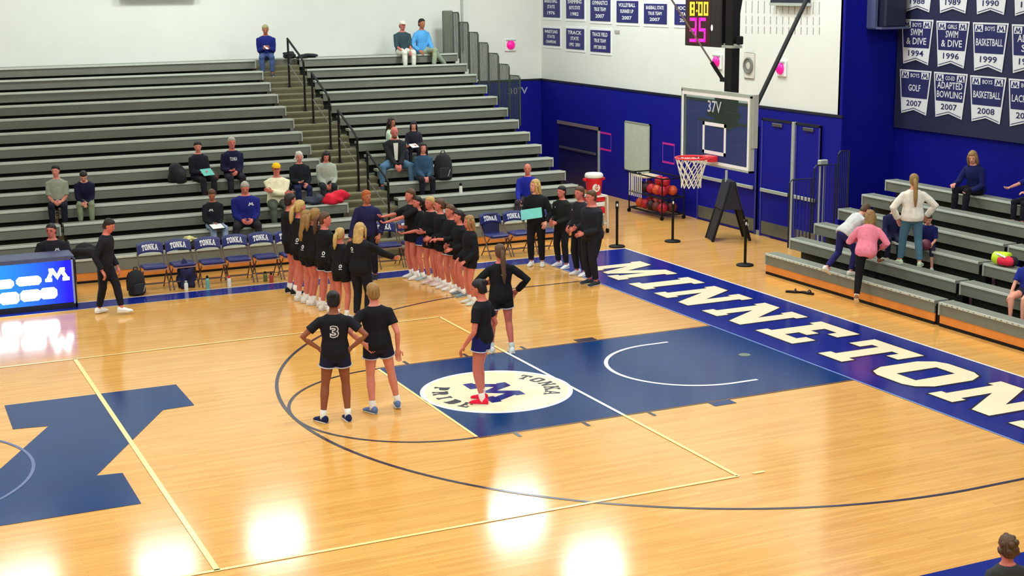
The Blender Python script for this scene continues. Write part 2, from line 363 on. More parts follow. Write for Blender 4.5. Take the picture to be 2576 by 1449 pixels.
# round emblem on the lane
EC = (-4.74, -.04)
mb = MB(); mb.add([(EC[0]+1.06*math.cos(2*PI*i/64), EC[1]+1.06*math.sin(2*PI*i/64), .0040) for i in range(64)], [tuple(range(64))]); paint(mb, 'emblem_rim', M_WHITE)
mb = MB(); mb.add([(EC[0]+1.0*math.cos(2*PI*i/64), EC[1]+1.0*math.sin(2*PI*i/64), .0050) for i in range(64)], [tuple(range(64))]); paint(mb, 'emblem_disc', M_CREAM)
mb = MB(); block_m(mb, (EC[0], EC[1], .006), -Y, X, .125); paint(mb, 'emblem_letter', M_BAND)
def arc_word(s, r, a_mid, up_out, h):
    mb = MB(); step = .30
    for i, ch in enumerate(s):
        k = i-(len(s)-1)/2
        a = a_mid-(k*step if up_out else -k*step)
        d = Vector((math.cos(a), math.sin(a), 0)); v = d if up_out else -d
        u = v.cross(Z); wd = G[ch][0]*h*.9
        glyph(mb, ch, Vector((EC[0], EC[1], .006))+d*r-u*wd/2-v*h/2, u, v, h, wd)
    paint(mb, 'emblem_lettering', M_INK)
arc_word('TONKA', .78, 0, True, .22); arc_word('PRIDE', .78, PI, False, .22)
# round floor plate under the basket
p = at(1873, 893, 'z', 0); MB().lathe((p.x, p.y, .003), [(.09, 0), (.09, .003), (.085, .004)], 20).build('floor_socket_cover', mat('brass_plate', (132, 150, 128), .3, .6), floor)

# ------------------------------------------------------------------ bleachers along the back wall
Y1, DR, Z1, HR = 10.3, .633, .47, .248
def RY(k): return Y1+(k-1)*DR
def RZ(k): return Z1+(k-1)*HR
BXE = 2.6
bl = thing('bleacher', 'long grey fourteen-row bleacher along the white back wall', 'bleachers', (-2.4, 10.3, 0))
def lbox(lo, hi): return MB().box((lo[0]+2.4, lo[1]-10.3, lo[2]), (hi[0]+2.4, hi[1]-10.3, hi[2]))
for k in range(1, 15):
    y, z = RY(k), RZ(k)
    segs = [(-14.0, -8.9), (-8.83, -2.95), (-1.8, BXE)] if k <= 4 else [(-14.0, -2.95), (-1.8, BXE)]
    for a, c in segs:
        lbox((a, y+.012, z-.05), (c, y+.29, z)).build('seat_board', M_SEAT, bl)
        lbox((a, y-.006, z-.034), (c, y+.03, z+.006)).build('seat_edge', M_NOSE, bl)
        lbox((a, y+.018, z-(.27 if k == 1 else .215)), (c, y+.035, z-.045)).build('riser_board', M_RISER, bl)
        lbox((a-.002, y+.3, z-.2), (c+.002, y+DR+.06, z-.18)).build('deck_board', M_DECK, bl)
        lbox((a+.02, y+.26, max(.02, z-HR-.18)), (c-.02, y+.28, z-.05)).build('gap_shade_sheet', M_GAPSHADE, bl)  # added dark sheet, paints the shade in the open gap below the seat
        lbox((c-.02, y-.008, z-.215), (c+.008, y+.04, z+.007)).build('end_cap', M_LGREY, bl)
    # aisle treads
    lbox((-2.94, y+.02, z-.20), (-1.81, y+DR+.03, z-.16)).build('aisle_tread', M_STEP, bl)
    lbox((-2.94, y+.02, max(0, z-HR-.16)), (-1.81, y+.05, z-.2)).build('aisle_riser', mat('brown_aisle_riser', (88, 84, 60), .7), bl)
    lbox((-2.86, y-.28, max(0.02, z-.32)), (-1.89, y+.02, z-.285)).build('aisle_half_step', M_STEP, bl)
    lbox((-2.86, y-.275, max(0.01, z-HR-.16)), (-1.89, y-.25, z-.32)).build('aisle_riser', mat('brown_aisle_riser', (88, 84, 60), .7), bl)
for a, c in ((-14.0, -8.9), (-8.83, -2.95), (-1.8, BXE)):
    lbox((a, Y1+.03, .045), (c, Y1+.05, .205)).build('kick_board', M_KICK, bl)
    lbox((a, Y1+.02, 0), (c, Y1+.045, .045)).build('base_strip', M_BLACK, bl)
lbox((-14.0, RY(14)+.29, RZ(14)-.2), (BXE, YB-.01, RZ(14)-.02)).build('rear_deck', M_SEAT, bl)
for k in range(2, 15): lbox((BXE-.09, RY(k)+.04, .02), (BXE-.05, RY(k)+DR+.02, RZ(k)-.21)).build('end_shade_sheet', M_GAPSHADE, bl)  # added dark sheets, paint the shade between rows at the open end
# aisle handrails
def rail(ku, kl, lab):
    yu, yl = RY(ku)+.3, RY(kl)+.3; zu, zl = RZ(ku)-.16, RZ(kl)-.16
    t = thing('handrail', lab, 'handrail', (-2.375, yl, zl), 0, 'black aisle handrails')
    def P(y, z): return (0, y-yl, z-zl)
    HU, HL = zu+1.19, zl+1.19
    MB().tube([P(yu, zu), P(yu, HU)], .027, 8).build('post', M_BLACK, t)
    MB().tube([P(yl, zl), P(yl, HL-.02)], .027, 8).build('post', M_BLACK, t)
    MB().tube([P(yu+.02, HU+.01), P(yl+.18, HL+.09), P(yl+.03, HL+.0), P(yl, HL-.08)], .027, 8).build('top_rail', M_BLACK, t)
    MB().tube([P(yu, zu+.58), P(yl, zl+.58)], .012, 6).build('mid_rail', M_STEEL, t)
    for y, z in ((yu, zu), (yl, zl)): MB().lathe(P(y, z), [(.055, 0), (.055, .012), (.03, .02)], 12).build('base_plate', M_BLACK, t)
rail(12, 10, 'black handrail at the top of the bleacher aisle')
rail(9, 7, 'second black aisle handrail from the top of the bleacher')
rail(6, 4, 'third black aisle handrail from the top of the bleacher')
rail(3, 1, 'lowest black aisle handrail nearest the court')
# stepped end railing of the upper rows
t = thing('end_railing', 'dark green stepped end railing with slanted bars at upper right of the big bleacher', 'railing', (BXE+.06, RY(8), RZ(8)))
m_er = mat('dark_green_rail', (58, 72, 62), .5, .2)
for k in range(8, 15):
    y0, y1 = RY(k)-RY(8)+.02, RY(k)-RY(8)+DR-.0; zt = RZ(k)-RZ(8)+1.07; zb = RZ(k)-RZ(8)-.15
    MB().tube([(0, y0, zb), (0, y0, zt-.05), (0, y0+.05, zt), (0, y1, zt), (0, y1, zb)], .018, 6).build('panel_frame', m_er, t)
    for i in range(1, 8):
        yy = y0+(y1-y0)*i/8
        MB().tube([(0, yy, zb), (0, yy, zt)], .011, 5).build('baluster', m_er, t)
MB().rbox((-.3, RY(14)-RY(8)+.35, RZ(14)-RZ(8)-.1), (-.02, RY(14)-RY(8)+.5, RZ(14)-RZ(8)+1.12), .03).build('rear_post_panel', mat('grey_rail_panel', (104, 112, 98), .5), t)

# ------------------------------------------------------------------ right hand bleachers
QX, QD, QZ, QH = 3.2, .565, .40, .245
def CX(k): return QX+(k-1)*QD
def CZ(k): return QZ+(k-1)*QH
b2 = thing('bleacher', 'short grey six-row bleacher behind the baseline at right', 'bleachers', (3.2, 0, 0))
def cbox(lo, hi): return MB().box((lo[0]-3.2, lo[1], lo[2]), (hi[0]-3.2, hi[1], hi[2]))
for k in range(1, 7):
    x, z = CX(k), CZ(k); sp = (.2, .36, .46, .5, .6, .7)[k-1]
    for a, c in ((-7.5, sp-.09), (sp+.03, 4.97)):
        cbox((x+.012, a, z-.05), (x+.30, c, z)).build('seat_board', M_SEAT, b2)
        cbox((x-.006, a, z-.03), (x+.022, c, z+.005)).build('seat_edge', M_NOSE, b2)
        cbox((x+.018, a, z-.21), (x+.035, c, z-.045)).build('riser_board', M_RISER, b2)
        cbox((x+.29, a, z-.2), (x+QD+.06, c, z-.18)).build('deck_board', M_DECK, b2)
        if k > 1: cbox((x+.26, a+.02, max(.02, z-QH-.18)), (x+.28, c-.02, z-.05)).build('gap_shade_sheet', M_GAPSHADE, b2)  # added dark sheet for the shade below the seat
        cbox((x-.007, c-.02, z-.21), (x+.30, c+.006, z+.004)).build('end_cap', M_LGREY, b2)
    cbox((x+.06, sp-.10, max(0, z-.45)), (x+.2, sp+.04, z-.06)).build('section_bracket', M_BLACK, b2)
for a, c in ((-7.5, .11), (.23, 4.97)):
    cbox((QX+.03, a, .05), (QX+.05, c, .195)).build('kick_board', M_KICK, b2)
    cbox((QX+.02, a, 0), (QX+.045, c, .045)).build('base_strip', M_BLACK, b2)
    for i in range(int((c-a)/.12)):
        yy = a+.08+i*.12
        if -4 < yy and random.random() < .8: cbox((QX-.008, yy, QZ-.02), (QX-.004, yy+random.uniform(.015, .045), QZ-.008)).build('number_tag', mat('dull_tag', (92, 96, 78), .6), b2)
# end railing of the right bleachers
t = thing('end_railing', 'navy stepped end railing with upright bars at the left end of the short bleacher', 'railing', (CX(2), 5.02, 0))
for k, nb in ((2, 5), (3, 5), (4, 4)):
    x0, x1 = CX(k)-CX(2)+.02, CX(k)-CX(2)+(QD-.04 if k < 4 else .28); zb, zt = CZ(k)-.2, CZ(k)+1.12
    MB().tube([(x0, .03, zb), (x0, .03, zt-.05), (x0+.05, .03, zt), (x1, .03, zt), (x1, .03, zb)], .017, 6).build('panel_frame', M_TRIM, t)
    for i in range(1, 6):
        xx = x0+(x1-x0)*i/6; MB().tube([(xx, .03, zb), (xx, .03, zt)], .011, 5).build('baluster', mat('navy_rail', (44, 46, 120), .4), t)
p = at(2066, 415, 'y', 5.1); q = at(2078, 560, 'y', 5.1)
t = thing('grey_post', 'grey twin-rail post with square cap beside the navy end railing', 'post', (p.x+.08, 5.16, 0))
MB().tube([(-.05, 0, 0), (-.05, 0, p.z)], .025, 8).build('upright', M_LGREY, t)
MB().tube([(.05, 0, 0), (.05, 0, p.z)], .025, 8).build('upright', M_LGREY, t)
MB().rbox((-.10, -.05, p.z-.02), (.10, .05, p.z+.09), .02).build('cap', M_LGREY, t)
MB().rbox((-.1, -.06, 0), (.1, .06, .03), .01).build('foot', M_LGREY, t)

# ------------------------------------------------------------------ end wall fittings (wall face at x = XE - .03)
WX = XE-.03
def wall_rect(x0, y0, x1, y1): 
    """corner points on the end wall seen at two pixels"""
    return at(x0, y0, 'x', WX), at(x1, y1, 'x', WX)
# doors
m_door = mat('blue_door_paint', (12, 18, 140), .5, var=.06, spec=.25); m_frame = mat('blue_door_frame', (52, 56, 150), .5)
def door(n, px0, px1, zt, bar=True):
    ya = at(px0, 520, 'x', WX).y; yb = at(px1, 520, 'x', WX).y
    d = struct(MB().box((WX-.04, yb, .02), (WX, ya, zt)).build('door_%d' % n, m_door))
    MB().box((WX-.055, ya-.04, 0), (WX, ya, zt+.03)).build('door_frame', m_frame, d)
    MB().box((WX-.055, yb, 0), (WX, yb+.04, zt+.03)).build('door_frame', m_frame, d)
    MB().box((WX-.055, yb, zt), (WX, ya, zt+.05)).build('door_head', M_TRIM, d)
    MB().box((WX-.048, yb+.06, .06), (WX-.04, ya-.06, .34)).build('kick_plate', mat('grey_kick_plate', (112, 118, 112), .35, .5), d)
    if bar:
        MB().rbox((WX-.11, yb+.06, 1.0), (WX-.075, ya-.06, 1.075), .01).build('push_bar', M_LGREY, d)
        MB().box((WX-.09, yb+.08, 1.0), (WX-.04, yb+.16, 1.07)).build('bar_bracket', M_STEEL, d)
        MB().box((WX-.09, ya-.16, 1.0), (WX-.04, ya-.08, 1.07)).build('bar_bracket', M_STEEL, d)
    MB().rbox((WX-.08, (ya+yb)/2-.2, zt-.1), (WX-.04, (ya+yb)/2+.15, zt-.03), .01).build('door_closer', M_STEEL, d)
    return d
door(1, 1757, 1905, 2.35); door(2, 1916, 1993, 2.55); door(3, 2001, 2062, 2.55)
pp = at(1996, 560, 'x', WX); 
struct(MB().rbox((WX-.1, pp.y-.045, 0), (WX-.0, pp.y+.03, 2.6), .01).build('trim_1', M_LGREY))
# dark entry at the far end of the wall
a_, c_ = at(1407, 302, 'x', WX), at(1508, 470, 'x', WX)
d = struct(MB().box((WX-.03, c_.y, .02), (WX, a_.y, a_.z)).build('door_4', mat('dark_navy_door', (26, 26, 74), .35)))
MB().box((WX-.06, c_.y-.03, a_.z-.09), (WX, a_.y+.03, a_.z)).build('door_head', mat('tan_head_trim', (120, 104, 110), .5), d)
MB().box((WX-.05, c_.y-.03, 0), (WX, c_.y+.01, a_.z)).build('door_frame', M_LGREY, d)
e_ = at(1415, 395, 'x', WX); MB().rbox((WX-.08, c_.y+.1, 1.0), (WX-.04, a_.y-.12, 1.06), .01).build('push_bar', M_STEEL, d)
struct(MB().box((WX-.03, 8.2, 0), (WX, 8.76, .1)).build('baseboard_end', mat('grey_base', (150, 156, 150), .5)))
# whiteboard
a_, c_ = wall_rect(1575, 302, 1637, 440)
t = thing('whiteboard', 'tall blank grey-white board mounted on the blue end wall', 'board', (WX, (a_.y+c_.y)/2, (a_.z+c_.z)/2))
hw, hh = (a_.y-c_.y)/2, (a_.z-at(1575, 425, 'x', WX).z)/2
MB().box((-.035, -hw, -hh), (-.0, hw, hh)).build('panel', mat('greenish_white_board', (188, 200, 186), .4), t)
for lo, hi in (((-.05, -hw, hh-.03), (0, hw, hh)), ((-.05, -hw, -hh), (0, hw, -hh+.03)), ((-.05, -hw, -hh), (0, -hw+.03, hh)), ((-.05, hw-.03, -hh), (0, hw, hh))): MB().box(lo, hi).build('frame', M_LGREY, t)
# taped target frames
m_pink = mat('magenta_tape', (196, 40, 150), .5)
def tape(x0, y0, x1, y1, lab, m=m_pink):
    a_, c_ = wall_rect(x0, y0, x1, y1); t = thing('tape_frame', lab, 'tape frame', (WX-.002, (a_.y+c_.y)/2, (a_.z+c_.z)/2), 0, 'magenta tape frames')
    hw, hh = abs(a_.y-c_.y)/2, abs(a_.z-c_.z)/2; 
    for lo, hi in (((-.004, -hw, hh-.05), (0, hw, hh)), ((-.004, -hw, -hh), (0, hw, -hh+.05))): MB().box(lo, hi).build('tape_strip', m, t)
    for lo, hi in (((-.003, -hw, -hh), (0, -hw+.03, hh)), ((-.003, hw-.03, -hh), (0, hw, hh))): MB().box(lo, hi).build('tape_strip', mat('violet_tape', (120, 60, 170), .5), t)
tape(1507, 330, 1538, 382, 'magenta tape rectangle on the blue wall left of the whiteboard')
tape(1667, 357, 1697, 415, 'magenta tape rectangle on the blue wall right of the whiteboard')
tape(1443, 318, 1466, 366, 'faint painted reflection of a magenta tape rectangle in the dark door at far left', mat('reflected_magenta', (110, 30, 110), .5))  # a reflection in the door, painted as a dim frame
# plaques
cols = [(1368, 1410), (1426, 1471), (1487, 1537), (1553, 1607), (1622, 1679), (1699, 1752)]
rows0 = [((-8, 43), ['BASKETBALL', 'STATE', '1976']), ((-6, 46), ['SWIMMING', 'BOYS STATE', '1982']), ((-4, 52), ['GYMNASTICS', 'TRUE TEAM', '2007']), ((2, 56), ['VOLLEYBALL', 'RUNNER UP', '2007']), ((9, 59), ['BASEBALL STATE', 'TRUE TEAM', '2007']), ((10, 62), ['HOCKEY', 'STATE', '2008'])]
rows1 = [((70, 113), ['WRESTLING', 'STATE', 'CHAMPIONS']), ((71, 122), ['TRACK', 'STATE', '1992  2001']), ((75, 129), ['TRACK FIELD', 'TRUE TEAM', '1997 2000 2001'])]
ords = ['first', 'second', 'third', 'fourth', 'fifth', 'sixth']
m_plq = mat('navy_plaque', (22, 24, 104), .5)
for ri, rows in enumerate((rows0, rows1)):
    for i, ((ya, yb), lines) in enumerate(rows):
        x0, x1 = cols[i]; a_, c_ = at(x0, ya, 'x', XE), at(x0, yb, 'x', XE); e_ = at(x1, yb, 'x', XE)
        hw, hh = (a_.y-e_.y)/2, (a_.z-c_.z)/2; cy = (a_.y+e_.y)/2; cz = (a_.z+c_.z)/2
        t = thing('wall_plaque', 'navy lettered plaque, %s from the left in the %s row on the end wall' % (ords[i], ('upper', 'lower')[ri]), 'plaque', (XE, cy, cz), 0, 'navy plaques on the end wall')
        MB().rbox((-.03, -hw, -hh), (0, hw, hh), .01).build('panel', m_plq, t)
        MB().box((-.015, -hw-.05, -hh-.07), (0, hw+.05, hh+.05)).build('backing', M_WHITE, t)
        for j, s in enumerate(lines):
            mb = MB(); wd = (1.55 if j == 0 else (.9 if len(s) < 7 else 1.2))*hw
            text(mb, s, (-.034, 0, hh*(.62, .05, -.55)[j]), -Y, Z, wd, hh*(.36, .34, .34)[j], .02)
            mb.build('lettering', M_WHITE, t)
# strobe alarms
m_strobe = mat('magenta_strobe_lens', (240, 20, 150), .3, emit=.35)
def strobe(px, py, lab, axis='x', val=XE):
    p = at(px, py, axis, val); rz = 0 if axis == 'x' else PI/2
    t = thing('strobe_alarm', lab, 'alarm', p, rz, 'wall strobe alarms')
    M = Matrix.Rotation(-PI/2, 3, 'Y')
    MB().rbox((-.05, -.17, -.17), (0, .17, .17), .02).build('back_box', M_WHITE, t)
    MB().lathe((-.05, 0, 0), [(.13, 0), (.125, .03), (.08, .07), (.03, .085)], 16, M).build('lens', m_strobe, t, True)
    MB().box((-.07, -.15, .12), (-.05, .15, .15)).build('grille', M_LGREY, t)
strobe(1283, 113, 'white wall alarm with magenta lens above the end of the big bleacher', 'y', YB)
strobe(1807, 155, 'white wall alarm with magenta lens just left of the black hoop mast')
strobe(1968, 172, 'white wall alarm with magenta lens right of the diagonal hoop brace')
p = at(1886, 165, 'x', XE)
t = thing('wall_speaker', 'round grille speaker on a square white plate beside the hoop mast', 'speaker', p)
M = Matrix.Rotation(-PI/2, 3, 'Y')
MB().rbox((-.03, -.2, -.28), (0, .2, .28), .02).build('plate', mat('speaker_plate', (214, 212, 204), .5), t)
MB().lathe((-.03, 0, 0), [(.18, 0), (.18, .03), (.15, .035), (.14, .015)], 24, M).build('ring', mat('speaker_ring', (120, 124, 116), .5), t)
MB().lathe((-.03, 0, 0), [(.138, 0), (.1, .012), (.05, .018), (.02, .02)], 24, M).build('grille', mat('speaker_grille', (196, 198, 188), .6), t)
p = at(1553, 80, 'x', XE); MB().box((XE-.02, p.y-.12, p.z-.04), (XE, p.y+.12, p.z+.04)).build('wall_tag', mat('grey_slot', (170, 166, 168), .8), we)
# dark display hung on the end wall, bottom edge in view
a_, c_ = at(1953, 10, 'x', XE), at(2040, 14, 'x', XE)
t = thing('wall_display', 'dark wall display with a grey lower edge at top of the end wall', 'display', (XE, (a_.y+c_.y)/2, a_.z))
hw = (a_.y-c_.y)/2
MB().rbox((-.16, -hw, 0), (-.01, hw, .7), .01).build('case', mat('display_black', (24, 26, 48), .4), t)
MB().box((-.17, -hw-.02, -.03), (-.01, hw+.02, .03)).build('lower_edge', M_LGREY, t)
# loudspeaker in the alcove
a_ = at(2192, 70, 'y', YR)
t = thing('loudspeaker', 'dark loudspeaker cabinet in a grey cradle high in the blue alcove', 'loudspeaker', (6.5, YR-.25, a_.z))
MB().rbox((-.26, -.2, .03), (.28, .2, .95), .03).build('cabinet', mat('navy_black', (22, 26, 54), .5), t)
MB().box((-.34, -.22, -.02), (.32, .24, .025)).build('shelf', mat('slate_grey', (78, 84, 120), .5), t)
MB().box((-.36, -.02, 0), (-.3, .24, .95)).build('side_bracket', mat('slate_grey', (78, 84, 120), .5), t)
# room-number lettering on the back wall
mb = MB(); p = at(1303, 228, 'y', YB-.035); text(mb, "30\"V", (p.x, YB-.036, p.z), X, Z, .62, .2, .02); mb.build('wall_lettering', mat('pale_lettering', (150, 156, 180), .6), wb)

# ------------------------------------------------------------------ championship pennants on the alcove wall
PX = XR-.08
bp = thing('banner_board', 'dark navy backing board behind the rows of pennants', 'board', (XR-.05, 3.0, 2.55))
MB().box((-.02, -6.0, 0), (.04, 2.86, 5.3)).build('panel', mat('black_navy_board', (20, 26, 64), .7), bp)
m_pn = mat('pennant_navy', (22, 26, 88), .8, var=.1); m_pw = mat('pennant_white', (216, 220, 224), .8, var=.03)
def pennant(yl, yr, zt, zb, top, name, year, small, lab):
    """yl, yr: far and near upper corners along the wall; tapering to a swallow tail"""
    t = thing('pennant', lab, 'pennant', (PX, (yl+yr)/2, zt), 0, 'championship pennants on the alcove wall')
    hw = (yl-yr)/2; H = zt-zb; bw = hw*.78
    def W(v): return hw+(bw-hw)*(-v/H)
    o = Vector((0, 0, 0)); u, v = -Y, Z
    MB().poly([(-hw, 0), (-bw, -H), (0, -H*.9), (bw, -H), (hw, 0)], o, u, v, .006).build('cloth', m_pw, t)
    k = .93
    MB().poly([(-W(-.04*H)*k, -.035*H), (-W(-.66*H)*k, -.63*H), (W(-.66*H)*k, -.63*H), (W(-.04*H)*k, -.035*H)], (-.009, 0, 0), u, v).build('navy_field', m_pn, t)
    for s in (-1, 1):
        MB().poly([(s*hw*.62-.3*hw*.75, -.19*H), (s*hw*.62+.3*hw*.75, -.19*H), (s*hw*.62+.3*hw*.75, -.045*H), (s*hw*.62-.3*hw*.75, -.045*H)], (-.0105, 0, 0), u, v).build('corner_patch', m_pw, t)
        mb = MB(); block_m(mb, (-.012, 0, -.12*H), u*1, v, .028*hw*1.6); ob = mb.build('corner_letter', m_pn, t); ob.location = (0, -s*hw*.62, 0)
    mb = MB(); text(mb, top, (-.0115, 0, -.12*H), u, v, hw*.55, .09*H, .01); mb.build('lettering', m_pw, t)
    n = len(name)
    for j, s in enumerate(name):
        mb = MB(); text(mb, s, (-.0115, 0, -(.33 if n == 1 else .28+.2*j)*H-(.07*H if n == 1 else 0)), u, v, hw*(1.5 if len(s) > 6 else (1.25 if len(s) > 4 else .75)), .15*H, .012); mb.build('lettering', m_pw, t)
    mb = MB(); text(mb, year, (-.0115, 0, -.75*H), u, v, hw*.95, .13*H, .012); mb.build('year', m_pn, t)
    mb = MB(); e = .94
    for s in (-1, 1): mb.poly([(0, -H*.865), (0, -H*.85), (s*bw*e, -H*.945), (s*bw*e, -H*.96)][::s], (-.0115, 0, 0), u, v)
    mb.build('tail_stripe', m_pn, t)
def pen_px(x0, y0, x1, y1, yb, *a): 
    p, q, r = at(x0, y0, 'x', PX), at(x1, y1, 'x', PX), at(x0+4, yb, 'x', PX); pennant(p.y, q.y, (p.z+q.z)/2+.02, r.z, *a)
pen_px(2264, 176, 2344, 182, 284, 'BOYS', ['GOLF'], '2007', 0, 'pennant reading GOLF 2007, lowest row far left')
pen_px(2350, 182, 2435, 190, 294, 'CO-ED', ['ADAPTED', 'BOWLING'], '2007', 0, 'pennant reading ADAPTED BOWLING 2007')
pen_px(2441, 191, 2532, 199, 305, 'BOYS', ['BASKETBALL'], '2008', 0, 'pennant reading BASKETBALL 2008')
pen_px(2538, 199, 2632, 208, 318, 'BOYS', ['LACROSSE'], '2010', 0, 'pennant reading LACROSSE at right edge of the lowest row')
pen_px(2269, 50, 2349, 53, 160, 'BOYS', ['SWIM', '& DIVE'], '1994', 0, 'pennant reading SWIM & DIVE, middle row far left')
pen_px(2356, 54, 2440, 58, 168, 'GIRLS', ['SWIM', '& DIVE'], '1996', 0, 'pennant reading SWIM & DIVE, second in the middle row')
pen_px(2448, 58, 2538, 62, 178, 'BOYS', ['BASKETBALL'], '1999', 0, 'pennant reading BASKETBALL 1999 in the middle row')
pen_px(2546, 62, 2638, 68, 184, 'GIRLS', ['ALPINE', 'SKI'], '1999', 0, 'pennant reading ALPINE SKI at right edge of the middle row')
pen_px(2274, -80, 2352, -80, 30, 'BOYS', ['HOCKEY'], '1988', 0, 'first pennant from the left cut by the top edge, year 1988 showing')
pen_px(2362, -78, 2444, -78, 33, 'BOYS', ['SOCCER'], '1989', 0, 'second pennant from the left cut by the top edge, year 1989 showing')
pen_px(2455, -76, 2542, -76, 36, 'GIRLS', ['TENNIS'], '1990', 0, 'third pennant from the left cut by the top edge, year 1990 showing')
pen_px(2551, -74, 2642, -74, 40, 'GIRLS', ['TENNIS'], '1991', 0, 'pennant cut by the top right corner of the picture')

# ------------------------------------------------------------------ basketball hoop
BX, BYC = -1.22, 0.0
hp = thing('basketball_hoop', 'ceiling-hung basketball hoop with glass backboard, red rim and white net', 'basketball hoop', (BX, BYC, 2.9))
def glass():
    m = bpy.data.materials.new('backboard_glass'); m.use_nodes = True; nt = m.node_tree; b = nt.nodes['Principled BSDF']
    b.inputs['Base Color'].default_value = rgb(120, 140, 132); b.inputs['Roughness'].default_value = .03
    out = nt.nodes['Material Output']; tr = nt.nodes.new('ShaderNodeBsdfTransparent'); tr.inputs[0].default_value = (.72, .78, .76, 1)
    mx = nt.nodes.new('ShaderNodeMixShader'); mx.inputs[0].default_value = .13
    nt.links.new(tr.outputs[0], mx.inputs[1]); nt.links.new(b.outputs[0], mx.inputs[2]); nt.links.new(mx.outputs[0], out.inputs[0])
    return m
WB, HB = .914, 1.067
MB().box((0, -WB+.03, .03), (.012, WB-.03, HB-.03)).build('glass_board', glass(), hp)
mb = MB()
for lo, hi in (((-.004, -WB+.03, .03), (-.001, WB-.03, .075)), ((-.004, -WB+.03, HB-.075), (-.001, WB-.03, HB-.03)), ((-.004, -WB+.03, .075), (-.001, -WB+.075, HB-.075)), ((-.004, WB-.075, .075), (-.001, WB-.03, HB-.075))): mb.box(lo, hi)
stuff_border = mb.build('border_line', M_WHITE, hp)
mb = MB(); sq0, sq1 = .17, .63
for lo, hi in (((-.005, -.305, sq0), (-.001, .305, sq0+.05)), ((-.005, -.305, sq1-.05), (-.001, .305, sq1)), ((-.005, -.305, sq0), (-.001, -.255, sq1)), ((-.005, .255, sq0), (-.001, .305, sq1))): mb.box(lo, hi)
mb.build('target_square', M_WHITE, hp)
for lo, hi in (((0, -WB, 0), (.07, WB, .03)), ((0, -WB, HB-.03), (.07, WB, HB+.02)), ((0, -WB, 0), (.07, -WB+.03, HB)), ((0, WB-.03, 0), (.07, WB, HB))): MB().box(lo, hi).build('frame_bar', M_LGREY, hp)
MB().box((.02, -WB-.03, .35), (.1, -WB+.01, HB+.02)).build('side_mount', M_LGREY, hp)
mb = MB(); text(mb, '37V', (-.006, .0, .86), -Y, Z, .36, .17, .01); mb.build('lettering', mat('grey_print', (190, 196, 206), .6), hp)
# rim, bracket and net
RC = Vector((-1.6-BX, 0, 3.05-2.9))
circ = [(RC.x+.229*math.cos(2*PI*i/32), .229*math.sin(2*PI*i/32), RC.z) for i in range(32)]
MB().tube(circ, .014, 8, True).build('rim', M_RIM, hp, True)
mb = MB(); mb.rbox((-.16, -.13, RC.z-.07), (-.005, .13, RC.z+.012), .02); mb.build('rim_bracket', M_RIM, hp)
mb = MB()
for s in (-1, 1): mb.tube([(-.02, s*.1, RC.z-.01), (RC.x, s*.222, RC.z-.012)], .012, 6)
mb.build('rim_brace', M_RIM, hp)
mb = MB(); nr = [(.222, -.015), (.2, -.11), (.172, -.20), (.15, -.28), (.138, -.36), (.142, -.43)]
NS = 12
def nn(j, i): 
    a = 2*PI*(i+(.5 if j % 2 else 0))/NS; r, z = nr[j]; return (RC.x+r*math.cos(a), r*math.sin(a), RC.z+z)
for j in range(len(nr)-1):
    for i in range(NS):
        o = 0 if j % 2 == 0 else 1
        mb.tube([nn(j, i), nn(j+1, i)], .0075, 4); mb.tube([nn(j, i), nn(j+1, i+(1 if j % 2 else -1))], .0075, 4)
stuff(mb.build('net', M_NET, hp))
# mast, frame and braces
MB().rbox((.22, -.075, .55), (.36, .11, CEIL-2.9), .01).build('mast', M_BLACK, hp)
MB().box((.06, -.3, .7), (.24, .3, .78)).build('board_mount', M_BLACK, hp)
MB().box((.06, -.1, .55), (.24, .1, 1.0)).build('board_mount', M_BLACK, hp)
p, q = at(1893, 285, 'x', -1.1), at(2025, 8, 'x', .35)
d = (q-p).normalized(); q2 = p+d*((CEIL-p.z)/d.z); L0 = Vector((BX, BYC, 2.9))
MB().tube([p-L0, q2-L0], .033, 8).build('diagonal_brace', M_BLACK, hp)
p, q = at(1818, 200, 'x', -.95), at(1690, 0, 'x', -1.5)
d = (q-p).normalized(); q2 = p+d*((CEIL-p.z)/d.z)
MB().tube([p-L0, q2-L0], .014, 6).build('stay_rod', M_STEEL, hp)
MB().tube([p-L0, p-L0+d*.3], .028, 8).build('rod_clamp', M_BLACK, hp)
MB().box((p.x-L0.x-.03, -.0, p.z-2.93), (p.x-L0.x+.1, p.y+.03, p.z-2.87)).build('clamp_arm', M_BLACK, hp)
p, q = at(1846, 95, 'x', -.9), at(1862, 0, 'x', -.75); d = (q-p).normalized(); q2 = p+d*((CEIL-p.z)/d.z)
MB().tube([p-L0, q2-L0], .035, 8).build('rear_brace', M_BLACK, hp)
p = at(1858, 98, 'x', -.9); MB().rbox((p.x-L0.x-.05, p.y-.05, p.z-2.98), (p.x-L0.x+.06, p.y+.1, p.z-2.86), .02).build('winch_box', M_BLACK, hp)
a_ = at(1835, 117, 'x', -.95); MB().box((.2, -.1, a_.z-2.92), (.38, .16, a_.z-2.88)).build('mast_collar', M_LGREY, hp)
